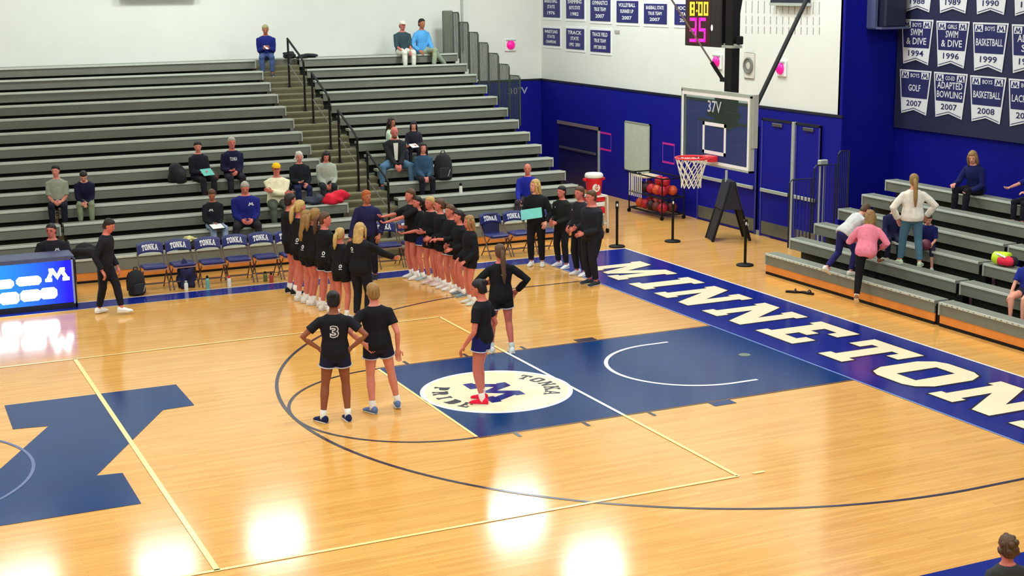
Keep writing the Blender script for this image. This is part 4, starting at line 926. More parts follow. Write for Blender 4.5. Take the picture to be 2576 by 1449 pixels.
def person(label, base, face, H=1.7, sit=False, vox=.014, build=1.0, sk='fair', hair=('short', 'brown'), top=BLK, sleeve=1.0, bottom=BLK, leg=1.0,
           shoe=(232, 232, 228), sock=None, hands=None, feet=None, lean=0., side=0., hyaw=0., hpitch=0., poles=None, loose=1.0, hem=-.05, extras=None, hip=None, stripe=None, male=False, group='people'):
    """base: ground point (standing) or seat point (sitting); face: heading in degrees (0 = +X)"""
    rz = math.radians(face)-PI/2
    fwd, rt, up = Y, X, Z
    hz = H*.53 if not sit else H*.062
    P = Vector((0, 0, hz)) if hip is None else Vector(hip)*H
    la, sa = math.radians(lean), math.radians(side)
    sp = (Z*math.cos(la)+Y*math.sin(la)); sp = (sp*math.cos(sa)+X*math.sin(sa)).normalized()
    tf = (Y-sp*Y.dot(sp)).normalized(); tr = tf.cross(sp).normalized()
    bw = build; sw = (.114 if male else .103)*(1+(bw-1)*.45)
    def S(t, x=0., y=0.): return P+sp*(t*H)+tr*(x*H)+tf*(y*H)
    # spine rings: t, half width, half depth, forward offset
    TR = [(-.075, .05, .045, 0), (-.045, .086, .062, -.002), (0, .094, .068, -.004), (.05, .088, .062, 0), (.10, .078 if not male else .084, .055, .004), (.16, .088, .060, .006), (.21, .098 if not male else .108, .063, .004), (.245, .094 if not male else .108, .056, 0), (.268, .074 if not male else .084, .047, -.002), (.285, .046, .040, -.002), (.300, .033, .034, 0), (.345, .030, .032, .006)]
    bd = MB()
    def torso(mb, t0, t1, add, k=1.0):
        rs = []
        for t, a, b, o in TR:
            if t < t0-1e-4 or t > t1+1e-4: continue
            g = 1 if t < .2 else (.55 if t < .26 else .3)
            rs.append((S(t, 0, o), tr, tf, a*H*bw*k+add*g, b*H*(bw*.5+.5*bw*bw)*k+add*g))
        mb.loft(rs)
    torso(bd, -.1, .35, 0)
    # head
    hy, hp_ = math.radians(hyaw), math.radians(hpitch)
    HB = Matrix((tr, tf, sp)).transposed()
    up0 = (Z*.6+sp*.4).normalized(); f0 = (tf-up0*tf.dot(up0)).normalized(); r0 = f0.cross(up0)
    HM = Matrix((r0, f0, up0)).transposed() @ Matrix.Rotation(hy, 3, 'Z') @ Matrix.Rotation(hp_, 3, 'X')
    HC0 = S(.337)+HM @ Vector((0, .013*H, .044*H)); hs = H*(1.0 if H > 1.5 else 1.0+.25*(1.5-H)/.5)
    def hd(x, y, z): return HC0+HM @ Vector((x*hs, y*hs, z*hs))
    hr = []
    for z, a, b, o in ((-.068, .016, .018, .022), (-.056, .028, .034, .014), (-.034, .037, .046, .006), (-.006, .043, .054, 0), (.022, .044, .056, -.004), (.046, .036, .046, -.006), (.060, .02, .028, -.006), (.065, .008, .01, -.006)):
        hr.append((hd(0, o, z), HM @ X, HM @ Y, a*hs, b*hs))
    bd.loft(hr)
    bd.ell(hd(0, .055, -.012), (.008*hs, .012*hs, .012*hs), HM, 8, 6)
    for s in (-1, 1): bd.ell(hd(s*.045, -.004, -.004), (.006*hs, .011*hs, .017*hs), HM, 8, 6)
    # arms
    hnds = MB(); hand_pts = {}
    shd = {s: S(.231, s*sw/1.0, -.002) for s in (-1, 1)}
    hands = hands or {}; poles = poles or {}
    arms = {}
    for s in (-1, 1):
        key = 'R' if s > 0 else 'L'
        tgt = hands.get(key)
        if tgt is None: tgt = (P+Vector((s*.150*H, .02*H, -.055*H))) if not sit else P+Vector((s*.07*H, .20*H, .045*H))
        else: tgt = Vector((tgt[0]*H, tgt[1]*H, tgt[2]*H))
        pol = Vector(poles.get(key, (s*.5, -1.0, -.15)))
        el, wr = ik(shd[s], tgt, .172*H, .150*H, pol)
        arms[s] = (shd[s], el, wr)
        bd.tube([S(.238, s*sw*.55), shd[s], shd[s].lerp(el, .45), el, el.lerp(wr, .35), wr, wr+(wr-el).normalized()*.012*H], [.028*H, .029*H*(.5+bw*.5), .0265*H*(.5+bw*.5), .021*H, .021*H, .0145*H, .0135*H], 10)
        # hand: palm and five fingers
        d = (wr-el).normalized(); side_v = d.cross(tf if abs(d.dot(tf)) < .9 else sp).normalized(); nrm = side_v.cross(d)
        if nrm.dot(tr)*s > 0: nrm = -nrm          # palm turned towards the body
        lat = d.cross(nrm).normalized()
        if lat.dot(Y+Z*.4) < 0: lat = -lat         # thumb side forward
        w0 = wr+d*.004*H
        hnds.loft([(w0-d*.006*H, lat, nrm, .015*H, .012*H), (w0+d*.02*H, lat, nrm, .021*H, .011*H), (w0+d*.046*H, lat, nrm, .024*H, .0095*H), (w0+d*.054*H, lat, nrm, .021*H, .007*H)])
        for j, (off, ln) in enumerate(((.017, .040), (.006, .046), (-.006, .042), (-.017, .032))):
            b0 = w0+d*.046*H+lat*off*H; k1 = b0+d*ln*.42*H+nrm*.006*H; k2 = k1+d*ln*.34*H+nrm*.013*H; k3 = k2+d*ln*.16*H+nrm*.014*H
            hnds.tube([b0, k1, k2, k3], [.0058*H, .0055*H, .005*H, .0038*H], 5)
        b0 = w0+d*.014*H+lat*.016*H; k1 = b0+lat*.016*H+d*.016*H+nrm*.004*H; k2 = k1+d*.022*H+nrm*.008*H+lat*.002*H
        hnds.tube([b0, k1, k2], [.0075*H, .0066*H, .005*H], 5)
        hand_pts[key] = wr+d*.05*H
    # legs
    legs = {}; feet = feet or {}; ll1, ll2 = .245*H, .235*H
    for s in (-1, 1):
        key = 'R' if s > 0 else 'L'
        hj = P+tr*(s*.049*H*bw)-sp*(.012*H)
        ft = feet.get(key)
        if ft is None: ft = (s*.062, -.01, .0) if not sit else (s*.07, .245, -.243)
        an = Vector((ft[0]*H, ft[1]*H, ft[2]*H+.045*H))
        pol = Vector(feet.get('p'+key, (s*.12, 1, .25 if not sit else 1.0)))
        kn, an = ik(hj, an, ll1, ll2, pol)
        legs[s] = (hj, kn, an, math.radians(feet.get('t'+key, s*-8)), feet.get('q'+key, 0))
        bd.tube([hj+sp*.02*H, hj.lerp(kn, .12), hj.lerp(kn, .5), kn.lerp(hj, .1), kn, kn.lerp(an, .28), kn.lerp(an, .62), an, an-Vector((0, 0, .02*H))], [.05*H*bw, .052*H*bw, .044*H*bw, .034*H, .032*H, .034*H, .026*H, .0195*H, .022*H], 10)
        # foot inside the shoe
        tw = legs[s][3]; fd = Vector((-math.sin(tw), math.cos(tw), 0)); 
        bd.ell(an+fd*.03*H-Vector((0, 0, .025*H)), (.022*H, .05*H, .018*H), Matrix.Rotation(tw, 3, 'Z'), 8, 6)
    body = fuse(bd, 'person', skin(sk), None, vox, 4, hnds)
    body.location = base; body.rotation_euler = (0, 0, rz); tag(body, label, 'person', None)
    # shirt
    vc = vox*1.15; ad = .010*H*loose
    mb = MB(); torso(mb, hem, .287, ad, 1.03)
    if sleeve > 0:
        for s in (-1, 1):
            a, e, wv = arms[s]; ab = 1+(bw-1)*.6; L = [(S(.242, s*sw*.5), .030*ab), (a, .0325*ab), (a.lerp(e, .5), .0325*ab), (e, .029), (e.lerp(wv, .5), .0265), (wv, .0225)]
            f = sleeve*(len(L)-2)+1; n = int(f); pts = [p for p, _ in L[:n+1]]; rr = [(r*H+ad*q) for (_, r), q in zip(L[:n+1], (.1, .1, .3, .4, .4, .4))]
            if n+1 < len(L): pts.append(L[n][0].lerp(L[n+1][0], f-n)); rr.append(L[n][1]*H+ad*.45)
            mb.tube(pts, rr, 10)
    shirt = fuse(mb, 'shirt', cloth(top), body, vc, 3)
    # trousers or shorts
    mb = MB(); torso(mb, -.1, .06, .010*H, 1.02)
    for s in (-1, 1):
        h_, k_, a_, tw, tq = legs[s]; th = .058*H*bw
        L = [(h_+sp*.03*H, th), (h_, th*1.04), (h_.lerp(k_, .5), .052*H*bw), (k_, .042*H), (k_.lerp(a_, .35), .041*H), (k_.lerp(a_, .9), .032*H)]
        if leg >= 1: pts, rr = zip(*L)
        elif leg > .5: pts, rr = zip(*L[:5])
        else:
            e = h_.lerp(k_, leg*1.0); pts = [L[0][0], h_, e]; rr = [th, th*1.05, .060*H*bw]
        mb.tube(list(pts), list(rr), 10)
        if leg >= 1: mb.ell(k_, (.0445*H, .0445*H, .0445*H), None, 10, 8)
    pants = fuse(mb, 'trousers' if leg >= .5 else 'shorts', cloth(bottom), body, vc, 3)
    if stripe and leg < .5:
        for s in (-1, 1):
            h_, k_, a_, tw, tq = legs[s]; e = h_.lerp(k_, leg*.93); d = (k_-h_).normalized(); u = d.cross(Y).normalized(); v = d.cross(u)
            pts = [e+(u*math.cos(2*PI*i/16)+v*math.sin(2*PI*i/16))*(.0605*H*bw+.004) for i in range(16)]
            MB().tube(pts, .008, 5, True).build('hem_stripe', mat('pale_stripe', (196, 196, 214), .8), pants)
    # shoes and socks
    for s in (-1, 1):
        h_, k_, a_, tw, tq = legs[s]
        c = a_+Vector((0, 0, -.045*H)); Mz = Matrix.Rotation(tw, 3, 'Z') @ Matrix.Rotation(math.radians(tq), 3, 'X'); fd = Mz @ Y; sd = Mz @ X; uu = Mz @ Z; a0 = a_
        def F(y, z): return a0+fd*(y*H)+uu*((z-.045)*H)
        mb = MB(); rs = []
        for y, wv, z0, z1 in ((-.044, .014, .006, .04), (-.036, .021, .001, .056), (-.008, .024, 0, .058), (.03, .025, 0, .046), (.062, .028, 0, .034), (.09, .025, .001, .026), (.106, .014, .004, .018)):
            rs.append((F(y, (z0+z1)/2), sd, uu, wv*H, (z1-z0)/2*H))
        mb.loft(rs); sh = mb.build('shoe', cloth(shoe), body, True)
        mb = MB(); mb.loft([(F(-.042, .005), sd, fd, .014*H, .006*H), (F(-.04, .005), sd, uu, .022*H, .0055*H), (F(.06, .005), sd, uu, .03*H, .0055*H), (F(.108, .006), sd, uu, .014*H, .004*H)]); mb.build('sole', mat('pale_sole', (224, 222, 214), .6), sh)
        if sock is not None:
            MB().tube([a_-(a_-k_).normalized()*.05*H, a_, a_-Vector((0, 0, .02*H))], [.0262*H, .0245*H, .025*H], 10).build('sock', cloth(sock), body, True)
    # face
    mb = MB()
    for s in (-1, 1):
        MB().ell(hd(s*.0185, .0475, .004), (.0065*hs, .005*hs, .0045*hs), HM, 8, 6).build('eye', mat('eye_dark', (40, 30, 30), .3), body)
    MB().ell(hd(0, .051, -.036), (.013*hs, .005*hs, .0045*hs), HM, 8, 6).build('mouth', mat('lip', (166, 84, 84), .5), body)
    # hair
    st, hc = hair; m = hairm(hc); mb = MB()
    if st != 'bald':
        lo = -.004 if st == 'short' else -.02
        rs = []
        for z, a, b, o in ((-.045, .030, .022, -.036), (-.03, .044, .036, -.026), (0, .0485, .0455, -.0175), (.020, .0495, .052, -.012), (.038, .0475, .0545, -.0065), (.052, .040, .050, -.005), (.066, .026, .034, -.006), (.072, .010, .014, -.008)):
            rs.append((hd(0, o, z), HM @ X, HM @ Y, a*hs, b*hs))
        mb.loft(rs)
    else:
        rs = []
        for z, a, b, o in ((-.045, .030, .020, -.036), (-.03, .044, .034, -.026), (-.008, .0485, .040, -.022), (.008, .046, .038, -.022)): rs.append((hd(0, o, z), HM @ X, HM @ Y, a*hs, b*hs))
        mb.loft(rs)
    dn = (HM @ Vector((0, -.25, -1))).normalized(); dn = (dn+Vector((0, 0, -1.2))-tf*.12).normalized()
    if st in ('long', 'longer'):
        L = .17 if st == 'long' else .25
        b0 = hd(0, -.03, .0); u, v = HM @ X, HM @ Y
        mb.loft([(hd(0, -.014, .03), u, v, .05*hs, .044*hs), (b0, u, v, .053*hs, .036*hs), (b0+dn*.07*hs, u, v, .058*hs, .03*hs), (b0+dn*L*.75*hs-tf*.008*H, u, v, .055*hs, .024*hs), (b0+dn*L*hs-tf*.006*H, u, v, .034*hs, .014*hs)])
        for s in (-1, 1): mb.tube([hd(s*.036, .02, .035), hd(s*.047, .022, 0), hd(s*.049, .014, -.05), hd(s*.052, .01, -.10)], [.010*hs, .014*hs, .013*hs, .008*hs], 7)
    elif st in ('pony', 'braid'):
        b0 = hd(0, -.052, .02); L = .15 if st == 'pony' else .27
        off = hd(0, -.085, .0)
        pts = [b0, off, off+dn*.05*hs-tf*.004*H, off+dn*L*.7*hs, off+dn*L*hs]
        mb.tube(pts, [.016*hs, .022*hs, .024*hs, .021*hs, .007*hs], 8)
    elif st == 'bun': mb.ell(hd(0, -.058, .042), (.024*hs, .022*hs, .022*hs), HM, 10, 7)
    elif st == 'curly':
        for i in range(14):
            a = 2*PI*i/14*2.4; z = -.03+.09*i/14; mb.ell(hd(.045*math.cos(a)*(1.1-i/30), -.016+.042*math.sin(a), z), (.019*hs, .019*hs, .019*hs), HM, 7, 5)
    if mb.v: mb.build('hair', m, body, True)
    if st == 'braid':
        MB().tube([pts[-2]+u_*.019*hs for u_ in [Vector((math.cos(2*PI*i/10), 0, math.sin(2*PI*i/10)*.3)) for i in range(10)]], .006*hs, 5, True).build('hair_tie', cloth((150, 160, 150)), body)
    info = dict(body=body, S=S, hd=hd, HM=HM, P=P, tr=tr, tf=tf, sp=sp, H=H, hs=hs, hand=hand_pts, arms=arms, legs=legs, shirt=shirt, pants=pants, bw=bw, ad=ad, TR=TR)
    def world(p): return Matrix.Translation(Vector(base)) @ Matrix.Rotation(rz, 4, 'Z') @ Vector(p)
    info['world'] = world; info['rz'] = rz
    return info
def ring_at(I, t):
    TR = I['TR']
    for i in range(len(TR)-1):
        if TR[i][0] <= t <= TR[i+1][0]:
            f = (t-TR[i][0])/(TR[i+1][0]-TR[i][0]); return [TR[i][k]*(1-f)+TR[i+1][k]*f for k in (1, 2, 3)]
    return TR[6][1:]
def print_on(I, s, t, h, m, back=False, x0=0., wd=None, name='print', slab=False, bold=.02):
    """flat print following the curve of the shirt; x0 and h in body heights"""
    H = I['H']; mb = MB(); sg = -1 if back else 1
    u = Vector((sg*-1.0 if not back else 1.0, 0, 0))
    if slab: block_m(mb, (0, 0, 0), X, Y, h*H/4.7)
    else: text(mb, s, (0, 0, 0), X, Y, wd*H if wd else None, h*H, bold)
    out = []
    for p in mb.v:
        xx = p.x*(1 if back else -1)+x0*H; tt = t+p.y/H
        a, b, o = ring_at(I, tt); A = a*H*I['bw']*1.03+I['ad']; B = b*H*(I['bw']*.5+.5*I['bw']**2)*1.03+I['ad']
        yy = B*math.sqrt(max(0.05, 1-(xx/A)**2))*1.0+.007
        out.append(I['S'](tt)+I['tr']*xx+I['tf']*(o*H+sg*yy))
    mb.v = out; return mb.build(name, m, I['shirt'])
def footpt(px, py): return at(px, py, 'z', 0)
def hgt(foot, hx, hy, zb=0): return max(1.1, min(2.0, (at(hx, hy, 'y', foot.y).z-zb)*1.014))
M_PRINT = mat('shirt_print_white', (222, 226, 232), .7)
def seat(k, px, py, dz=.0):
    """a seat point on row k of the back bleacher under photo column px"""
    return Vector((at(px, py, 'y', RY(k)+.17).x, RY(k)+.17, RZ(k)+dz))
CAMF = -115
# ---- three players in front and the one in the braid
f = footpt(850, 1060); H3 = hgt(f, 865, 727)
P3 = person('player in black number 3 jersey, hands on hips, back to the camera', f, 72, H3, vox=.011, sk='brown', hair=('bun', 'black'), top=(26, 27, 36), sleeve=.30, bottom=(30, 32, 60), leg=.42, shoe=(28, 40, 84), sock=(236, 234, 226), stripe=True, loose=1.25, hem=-.06,
    hands={'L': (-.115, -.015, .56), 'R': (.115, -.03, .56)}, poles={'L': (-1, -.15, .1), 'R': (1, -.25, .1)}, feet={'L': (-.105, -.01, 0), 'R': (.075, .0, 0), 'tL': 38, 'tR': 14}, hyaw=0, hpitch=-6)
print_on(P3, '3', .165, .094, M_PRINT, True, 0, .066, 'number', bold=.07)
o = print_on(P3, '3', .165, .080, mat('number_navy', (34, 36, 60), .7), True, 0, .052, 'number_fill', bold=-.005); o.data.transform(Matrix.Translation((0, -.003, 0)))
f = footpt(965, 1032); f = footpt(955, 1035); H5 = hgt(f, 930, 711)
P5 = person('short-haired player in black jersey standing beside number 3, back to camera', f, 78, H5, vox=.011, sk='pink', hair=('short', 'dkblond'), top=(24, 25, 33), sleeve=.30, bottom=(30, 31, 54), leg=.42, shoe=(96, 122, 176), sock=(236, 234, 226), stripe=True, loose=1.2, hem=-.06, side=-3,
    hands={'L': (-.105, -.055, .54), 'R': (.150, -.0, .47)}, poles={'L': (-1, -.5, .1), 'R': (.4, -1, 0)}, feet={'L': (-.055, -.03, 0), 'R': (.145, .05, 0), 'tL': 30, 'tR': -4}, hyaw=10)
f = footpt(1216, 1012); H6 = hgt(f, 1212, 700)
P6 = person('player in bright red shoes standing on the round lane emblem', f, 132, H6, vox=.011, sk='ruddy', hair=('bun', 'black'), top=(23, 24, 32), sleeve=.30, bottom=(28, 36, 110), leg=.40, shoe=(238, 28, 66), sock=(230, 226, 220), stripe=True, loose=1.2, hem=-.05,
    hands={'L': (-.14, .09, .475), 'R': (.14, .04, .48)}, feet={'L': (-.06, -.02, 0), 'R': (.055, .03, 0)}, hpitch=-14)
f = footpt(1262, 888); H7 = hgt(f, 1243, 614)
P7 = person('player with a long brown braid, back to camera, white shoes on lane edge', f, 82, H7, vox=.011, sk='ruddy', hair=('braid', 'brown'), top=(24, 25, 30), sleeve=1.0, bottom=(24, 24, 30), leg=.46, shoe=(224, 230, 232), sock=(190, 204, 200), stripe=True, loose=1.5, hem=-.06,
    hands={'L': (-.1, .12, .62), 'R': (.17, .05, .55)}, poles={'R': (1, -.6, 0), 'L': (-1, -.6, 0)}, feet={'L': (-.08, .05, 0), 'R': (.09, -.02, 0)})
# ---- player line at left of the tunnel, facing the other line
PK = 'ruddy'
def liner(label, fx, fy, hx, hy, face, hair, **k):
    f = footpt(fx, fy); a = dict(sk=PK, top=(23, 25, 31), sleeve=.72, bottom=(20, 21, 28), leg=.46, shoe=(232, 230, 226), sock=(236, 232, 226), loose=1.5, vox=.013, hem=-.06); a.update(k)
    return person(label, f, face, hgt(f, hx, hy), hair=hair, **a)
A1 = liner('dark-haired player at far end of the left line, white collar', 738, 738, 742, 484, 10, ('short', 'dark'), shoe=(30, 32, 40), hands={'R': (.08, .16, .60), 'L': (-.08, .14, .58)}, male=True, leg=.5)
A2 = liner('blonde ponytailed player, second from the far end of the left line', 762, 758, 774, 500, 15, ('pony', 'blond'), hands={'R': (.05, .16, .6), 'L': (-.08, .14, .58)})
A3 = liner('long-haired blonde player, third in the left line', 778, 764, 786, 525, 5, ('longer', 'dkblond'), hands={'R': (.06, .17, .6), 'L': (-.06, .16, .6)})
A4 = liner('blonde ponytailed player in the left line partly behind the brunette', 800, 769, 815, 520, 20, ('pony', 'dkblond'), hands={'R': (.05, .18, .62), 'L': (-.06, .16, .6)})
A5 = liner('brunette player in left line turning her face to the right', 824, 782, 840, 530, 25, ('pony', 'brown'), stripe=True, hands={'R': (.06, .17, .6), 'L': (-.08, .15, .6)}, hyaw=-50)
A6 = liner('shorter blonde player beside the tall blonde coach', 862, 800, 872, 570, 35, ('pony', 'blond'), hands={'R': (.07, .16, .6), 'L': (-.08, .15, .6)})
A7 = liner('tall coach with straight blonde hair holding out one arm', 912, 806, 929, 556, 40, ('long', 'blond'), leg=1.0, bottom=(26, 28, 38), sleeve=1.0, loose=2.0, build=1.08, hands={'R': (.24, .30, .58), 'L': (-.12, .1, .5)}, poles={'R': (.6, -.6, -.8)}, shoe=(40, 40, 48), sock=None)
for I, t, h in ((A5, .06, .05), (A7, .20, .05), (A6, .05, .05), (A3, .08, .05), (A2, .08, .05)):
    xo = .05 if I is not A7 else -.04
    print_on(I, 'O', t, h*.8, M_PRINT, True, xo, .032, 'round_badge', bold=.05)
    print_on(I, '-', t-h*.62, .006, M_PRINT, True, xo, .036, 'badge_bar')
# ---- player line at right of the tunnel
B1 = liner('brunette at the far end of the right line reaching both arms out', 1040, 700, 1034, 473, 185, ('short', 'brown'), hands={'R': (.05, .30, .70), 'L': (-.06, .30, .66)}, sleeve=.45)
B2 = liner('dark ponytailed player, second in the right line, arms out', 1056, 702, 1050, 492, 190, ('pony', 'dark'), hands={'R': (.02, .22, .64), 'L': (-.06, .20, .58)}, sleeve=.55, bottom=(30, 40, 110), stripe=True, shoe=(150, 166, 170))
B3 = liner('player with cropped blonde hair in the right line', 1088, 715, 1086, 492, 196, ('short', 'blond'), hands={'R': (.03, .11, .60), 'L': (-.03, .12, .60)}, sleeve=.95, shoe=(214, 190, 186))
B4 = liner('brown-haired player, fourth in the right line', 1112, 722, 1116, 497, 172, ('pony', 'brown'), hands={'R': (.06, .10, .53), 'L': (-.06, .13, .56)}, sleeve=.95, shoe=(226, 216, 212))
B5 = liner('brown-haired player, fifth in the right line, pointing a hand', 1138, 732, 1144, 512, 192, ('pony', 'brown'), hands={'R': (.03, .18, .60), 'L': (-.06, .22, .62)}, sleeve=.8, stripe=True)
B6 = liner('dark-haired player, sixth in the right line', 1160, 744, 1165, 526, 176, ('pony', 'dark'), hands={'R': (.04, .13, .58), 'L': (-.05, .12, .55)}, sleeve=.95, shoe=(120, 140, 150))
B7 = liner('long-haired blonde woman in black at near end of the right line', 1186, 764, 1203, 538, 178, ('longer', 'dkblond'), hands={'R': (.10, .1, .5), 'L': (-.10, .1, .5)}, sleeve=1.0, loose=1.9, shoe=(214, 218, 206))
I = liner('red-haired girl in navy leaning over the chairs behind the tunnel', 930, 702, 910, 475, -120, ('short', 'auburn'), sk='tan', top=(36, 36, 78), bottom=(30, 30, 44), leg=1.0, sleeve=.95, hands={'R': (.18, .08, .45), 'L': (-.14, .1, .5)}, lean=8, hyaw=40, shoe=(40, 40, 46), sock=None)
# ---- coach at left, officials at right
f = footpt(272, 790); CO = person('coach in black standing beside the LED table, white shoes', f, -30, hgt(f, 290, 543), vox=.013, sk='ruddy', hair=('short', 'dark'), top=(28, 29, 38), bottom=(24, 25, 32), male=True, sleeve=.95, loose=1.3, lean=8, hpitch=-18, hands={'L': (-.13, .08, .46), 'R': (.15, .03, .47)}, feet={'L': (.02, .16, 0), 'R': (-.02, -.10, 0), 'tL': 20, 'tR': 60, 'pR': (.3, 1, .2)}, shoe=(240, 240, 240))
f = footpt(1350, 668); O1 = person('blonde woman in black holding a teal clipboard, white shoes', f, -125, hgt(f, 1350, 449), vox=.013, sk='fair', hair=('long', 'blond'), top=(26, 28, 34), bottom=(26, 26, 32), sleeve=1.0, hyaw=-45, hands={'R': (.07, .15, .60), 'L': (-.13, .12, .52)}, shoe=(238, 240, 240), loose=1.3)
f = footpt(1415, 671); O2 = person('official with short black hair beside the woman with the clipboard', f, 200, hgt(f, 1411, 466), vox=.013, sk='ruddy', hair=('short', 'black'), top=(30, 34, 34), bottom=(26, 27, 32), male=True, hands={'R': (.03, .16, .58), 'L': (-.05, .15, .56)}, shoe=(236, 236, 236), loose=1.4, feet={'L': (-.1, .04, 0), 'R': (.08, -.02, 0)})
f = footpt(1460, 692); O3 = person('brown-haired official standing third in the black group', f, 195, hgt(f, 1449, 468), vox=.013, sk='ruddy', hair=('short', 'brown'), top=(36, 38, 46), bottom=(26, 27, 34), male=True, hands={'R': (.04, .14, .55), 'L': (-.06, .13, .54)}, shoe=(236, 236, 236), loose=1.5)
f = footpt(1489, 716); O4 = person('heavy-set official in black nearest the camera in the group', f, 185, hgt(f, 1475, 478), vox=.013, sk='ruddy', hair=('short', 'brown'), top=(32, 34, 42), bottom=(30, 32, 40), male=True, build=1.28, hands={'R': (.05, .16, .60), 'L': (-.08, .15, .56)}, shoe=(52, 54, 62), loose=1.7)
print_on(O2, 'A', .2, .022, M_PRINT, False, .04, .02, 'chest_badge'); print_on(O3, 'A', .2, .022, M_PRINT, False, .04, .02, 'chest_badge')
def slab(name, lab, cat, c, size, rot, m, parts=None):
    t = thing(name, lab, cat, c); t.rotation_euler = rot
    a, b, h = size
    MB().rbox((-a/2, -b/2, -h), (a/2, b/2, 0), min(a, b, .02)*.5).build('board', m, t)
    if parts == 'clip':
        MB().box((-a*.42, -b*.42, 0), (a*.42, b*.36, .003)).build('sheet', M_WHITE, t); MB().rbox((-.04, b*.38, 0), (.04, b*.48, .012), .004).build('clip', M_STEEL, t)
    elif parts == 'page': MB().box((-a*.4, -b*.4, 0), (a*.4, b*.4, .002)).build('page', M_WHITE, t)
    return t
hp1 = O1['world'](O1['hand']['R']); slab('clipboard', 'teal clipboard held by the blonde woman in black', 'clipboard', hp1+Vector((.02, -.06, .04)), (.42, .22, .012), (1.0, -.15, -.55), mat('teal_board', (96, 190, 180), .45), None)
# ---- coach seated behind the LED table on his own chair
cs = copy_tree(pr); cs.location = (at(128, 600, 'y', 9.3).x, 9.15, 0); cs.rotation_euler = (0, 0, 0); cs['label'] = 'navy TONKA chair under the coach seated behind the LED table'
SC = person('coach with glasses seated behind the glowing LED table', (cs.location.x, 9.12, .475), -100, 1.80, sit=True, vox=.013, sk='ruddy', hair=('short', 'dark'), top=(30, 28, 36), bottom=BLK, male=True, build=1.15, loose=2.0, hands={'L': (-.12, .2, .1), 'R': (.12, .2, .1)}, hyaw=-18, shoe=(40, 40, 44))
for s in (-1, 1): MB().tube([SC['hd'](s*.02+.013*math.cos(2*PI*i/12), .054, .004+.011*math.sin(2*PI*i/12)) for i in range(12)], .0025, 5, True).build('glasses_rim', M_BLACK, SC['body'])
print_on(SC, '', .2, .026, M_PRINT, False, -.045, .02, 'chest_badge', slab=True)
# ---- spectators on the big bleacher
def fan(label, k, px, py, face=-100, H=1.68, **kw):
    a = dict(sit=True, vox=.017, sk='fair', sleeve=1.0, leg=1.0, loose=1.4); a.update(kw)
    return person(label, seat(k, px, py), face, H, **a)
I = fan('man in a navy zip jacket and jeans alone on the top row', 14, 671, 150, -105, 1.72, male=True, sk='tan', hair=('short', 'sand'), top=(24, 34, 112), bottom=(66, 84, 130), shoe=(60, 60, 70), hands={'L': (-.04, .14, .16), 'R': (.04, .14, .16)}, hpitch=-20)
phone = slab('phone', 'pale phone held by the man alone on the top row', 'phone', I['world']((I['hand']['L']+I['hand']['R'])/2+Vector((0, .04, .02))), (.075, .15, .01), (.6, 0, .3), M_WHITE)
I = fan('man in a pale cap, dark green shirt and white trousers on the top row', 14, 1012, 140, -85, 1.74, male=True, sk='ruddy', hair=('bald', 'brown'), top=(52, 74, 82), bottom=(224, 226, 214), shoe=(214, 210, 200), sleeve=.6, lean=4, hands={'L': (-.05, .2, .06), 'R': (.09, .2, .06)})
mb = MB(); mb.loft([(I['hd'](0, -.006, z), I['HM'] @ X, I['HM'] @ Y, a*I['hs'], b*I['hs']) for z, a, b in ((.018, .05, .06), (.04, .046, .056), (.062, .032, .04), (.07, .012, .016))]); cp = mb.build('cap', cloth((240, 222, 206)), I['body'], True)
MB().poly([(-.04, .045), (-.03, .085), (0, .1), (.03, .085), (.04, .045)], I['hd'](0, 0, .022), (I['HM'] @ X)*I['hs'], (I['HM'] @ Y)*I['hs'], .008).build('brim', cloth((240, 222, 206)), cp)
I = fan('dark-haired man in a light blue jacket with one leg out on the top row', 14, 1062, 138, -70, 1.82, male=True, sk='tan', hair=('short', 'black'), top=(86, 164, 226), bottom=(150, 164, 140), shoe=(238, 238, 228), loose=1.8, hands={'L': (-.03, .2, .06), 'R': (.16, .12, .06)}, feet={'L': (.0, .25, -.22), 'R': (-.27, .22, -.22), 'pR': (-.8, 1, 1), 'tR': 40}, hyaw=-10)
I = fan('long-haired woman in a mint top looking right, behind the bald man', 6, 985, 380, -40, 1.62, hair=('longer', 'dark'), top=(188, 214, 190), bottom=(60, 60, 70), hyaw=-20, sk='tan')
I = fan('dark-haired child in a black patterned top holding a paper', 6, 1042, 382, -110, 1.42, hair=('long', 'black'), top=(40, 40, 52), bottom=(34, 34, 48), hands={'L': (-.05, .17, .12), 'R': (.06, .17, .12)}, hpitch=-15)
slab('paper', 'white paper held by the child in the patterned top', 'paper', I['world']((I['hand']['L']+I['hand']['R'])/2+Vector((0, .05, .02))), (.22, .15, .004), (.5, 0, .4), M_WHITE)
I = fan('bald bearded man in an open dark jacket, white shirt and jeans', 5, 994, 425, -100, 1.84, male=True, sk='ruddy', hair=('bald', 'brown'), top=(34, 36, 40), bottom=(84, 118, 150), shoe=(56, 66, 80), build=1.1, loose=1.7, hands={'L': (-.03, .2, .04), 'R': (.02, .2, .04)}, hpitch=-14, feet={'L': (-.16, .23, -.24), 'R': (.2, .2, -.24), 'pL': (-.5, 1, 1), 'pR': (.6, 1, 1)})
mb = MB(); mb.poly([(-.018, .04), (.018, .04), (.03, .25), (-.03, .25)], (0, 0, 0), X, Y); 
mb.v = [I['S'](p.y)+I['tr']*(p.x*I['H'])+I['tf']*(ring_at(I, p.y)[1]*I['H']*1.18+I['ad']+.014) for p in mb.v]; mb.build('white_shirt_front', cloth((226, 226, 214)), I['shirt'])
MB().ell(I['hd'](0, .03, -.05), (.03*I['hs'], .027*I['hs'], .02*I['hs']), I['HM'], 10, 7).build('beard', hairm('brown'), I['body'], True)
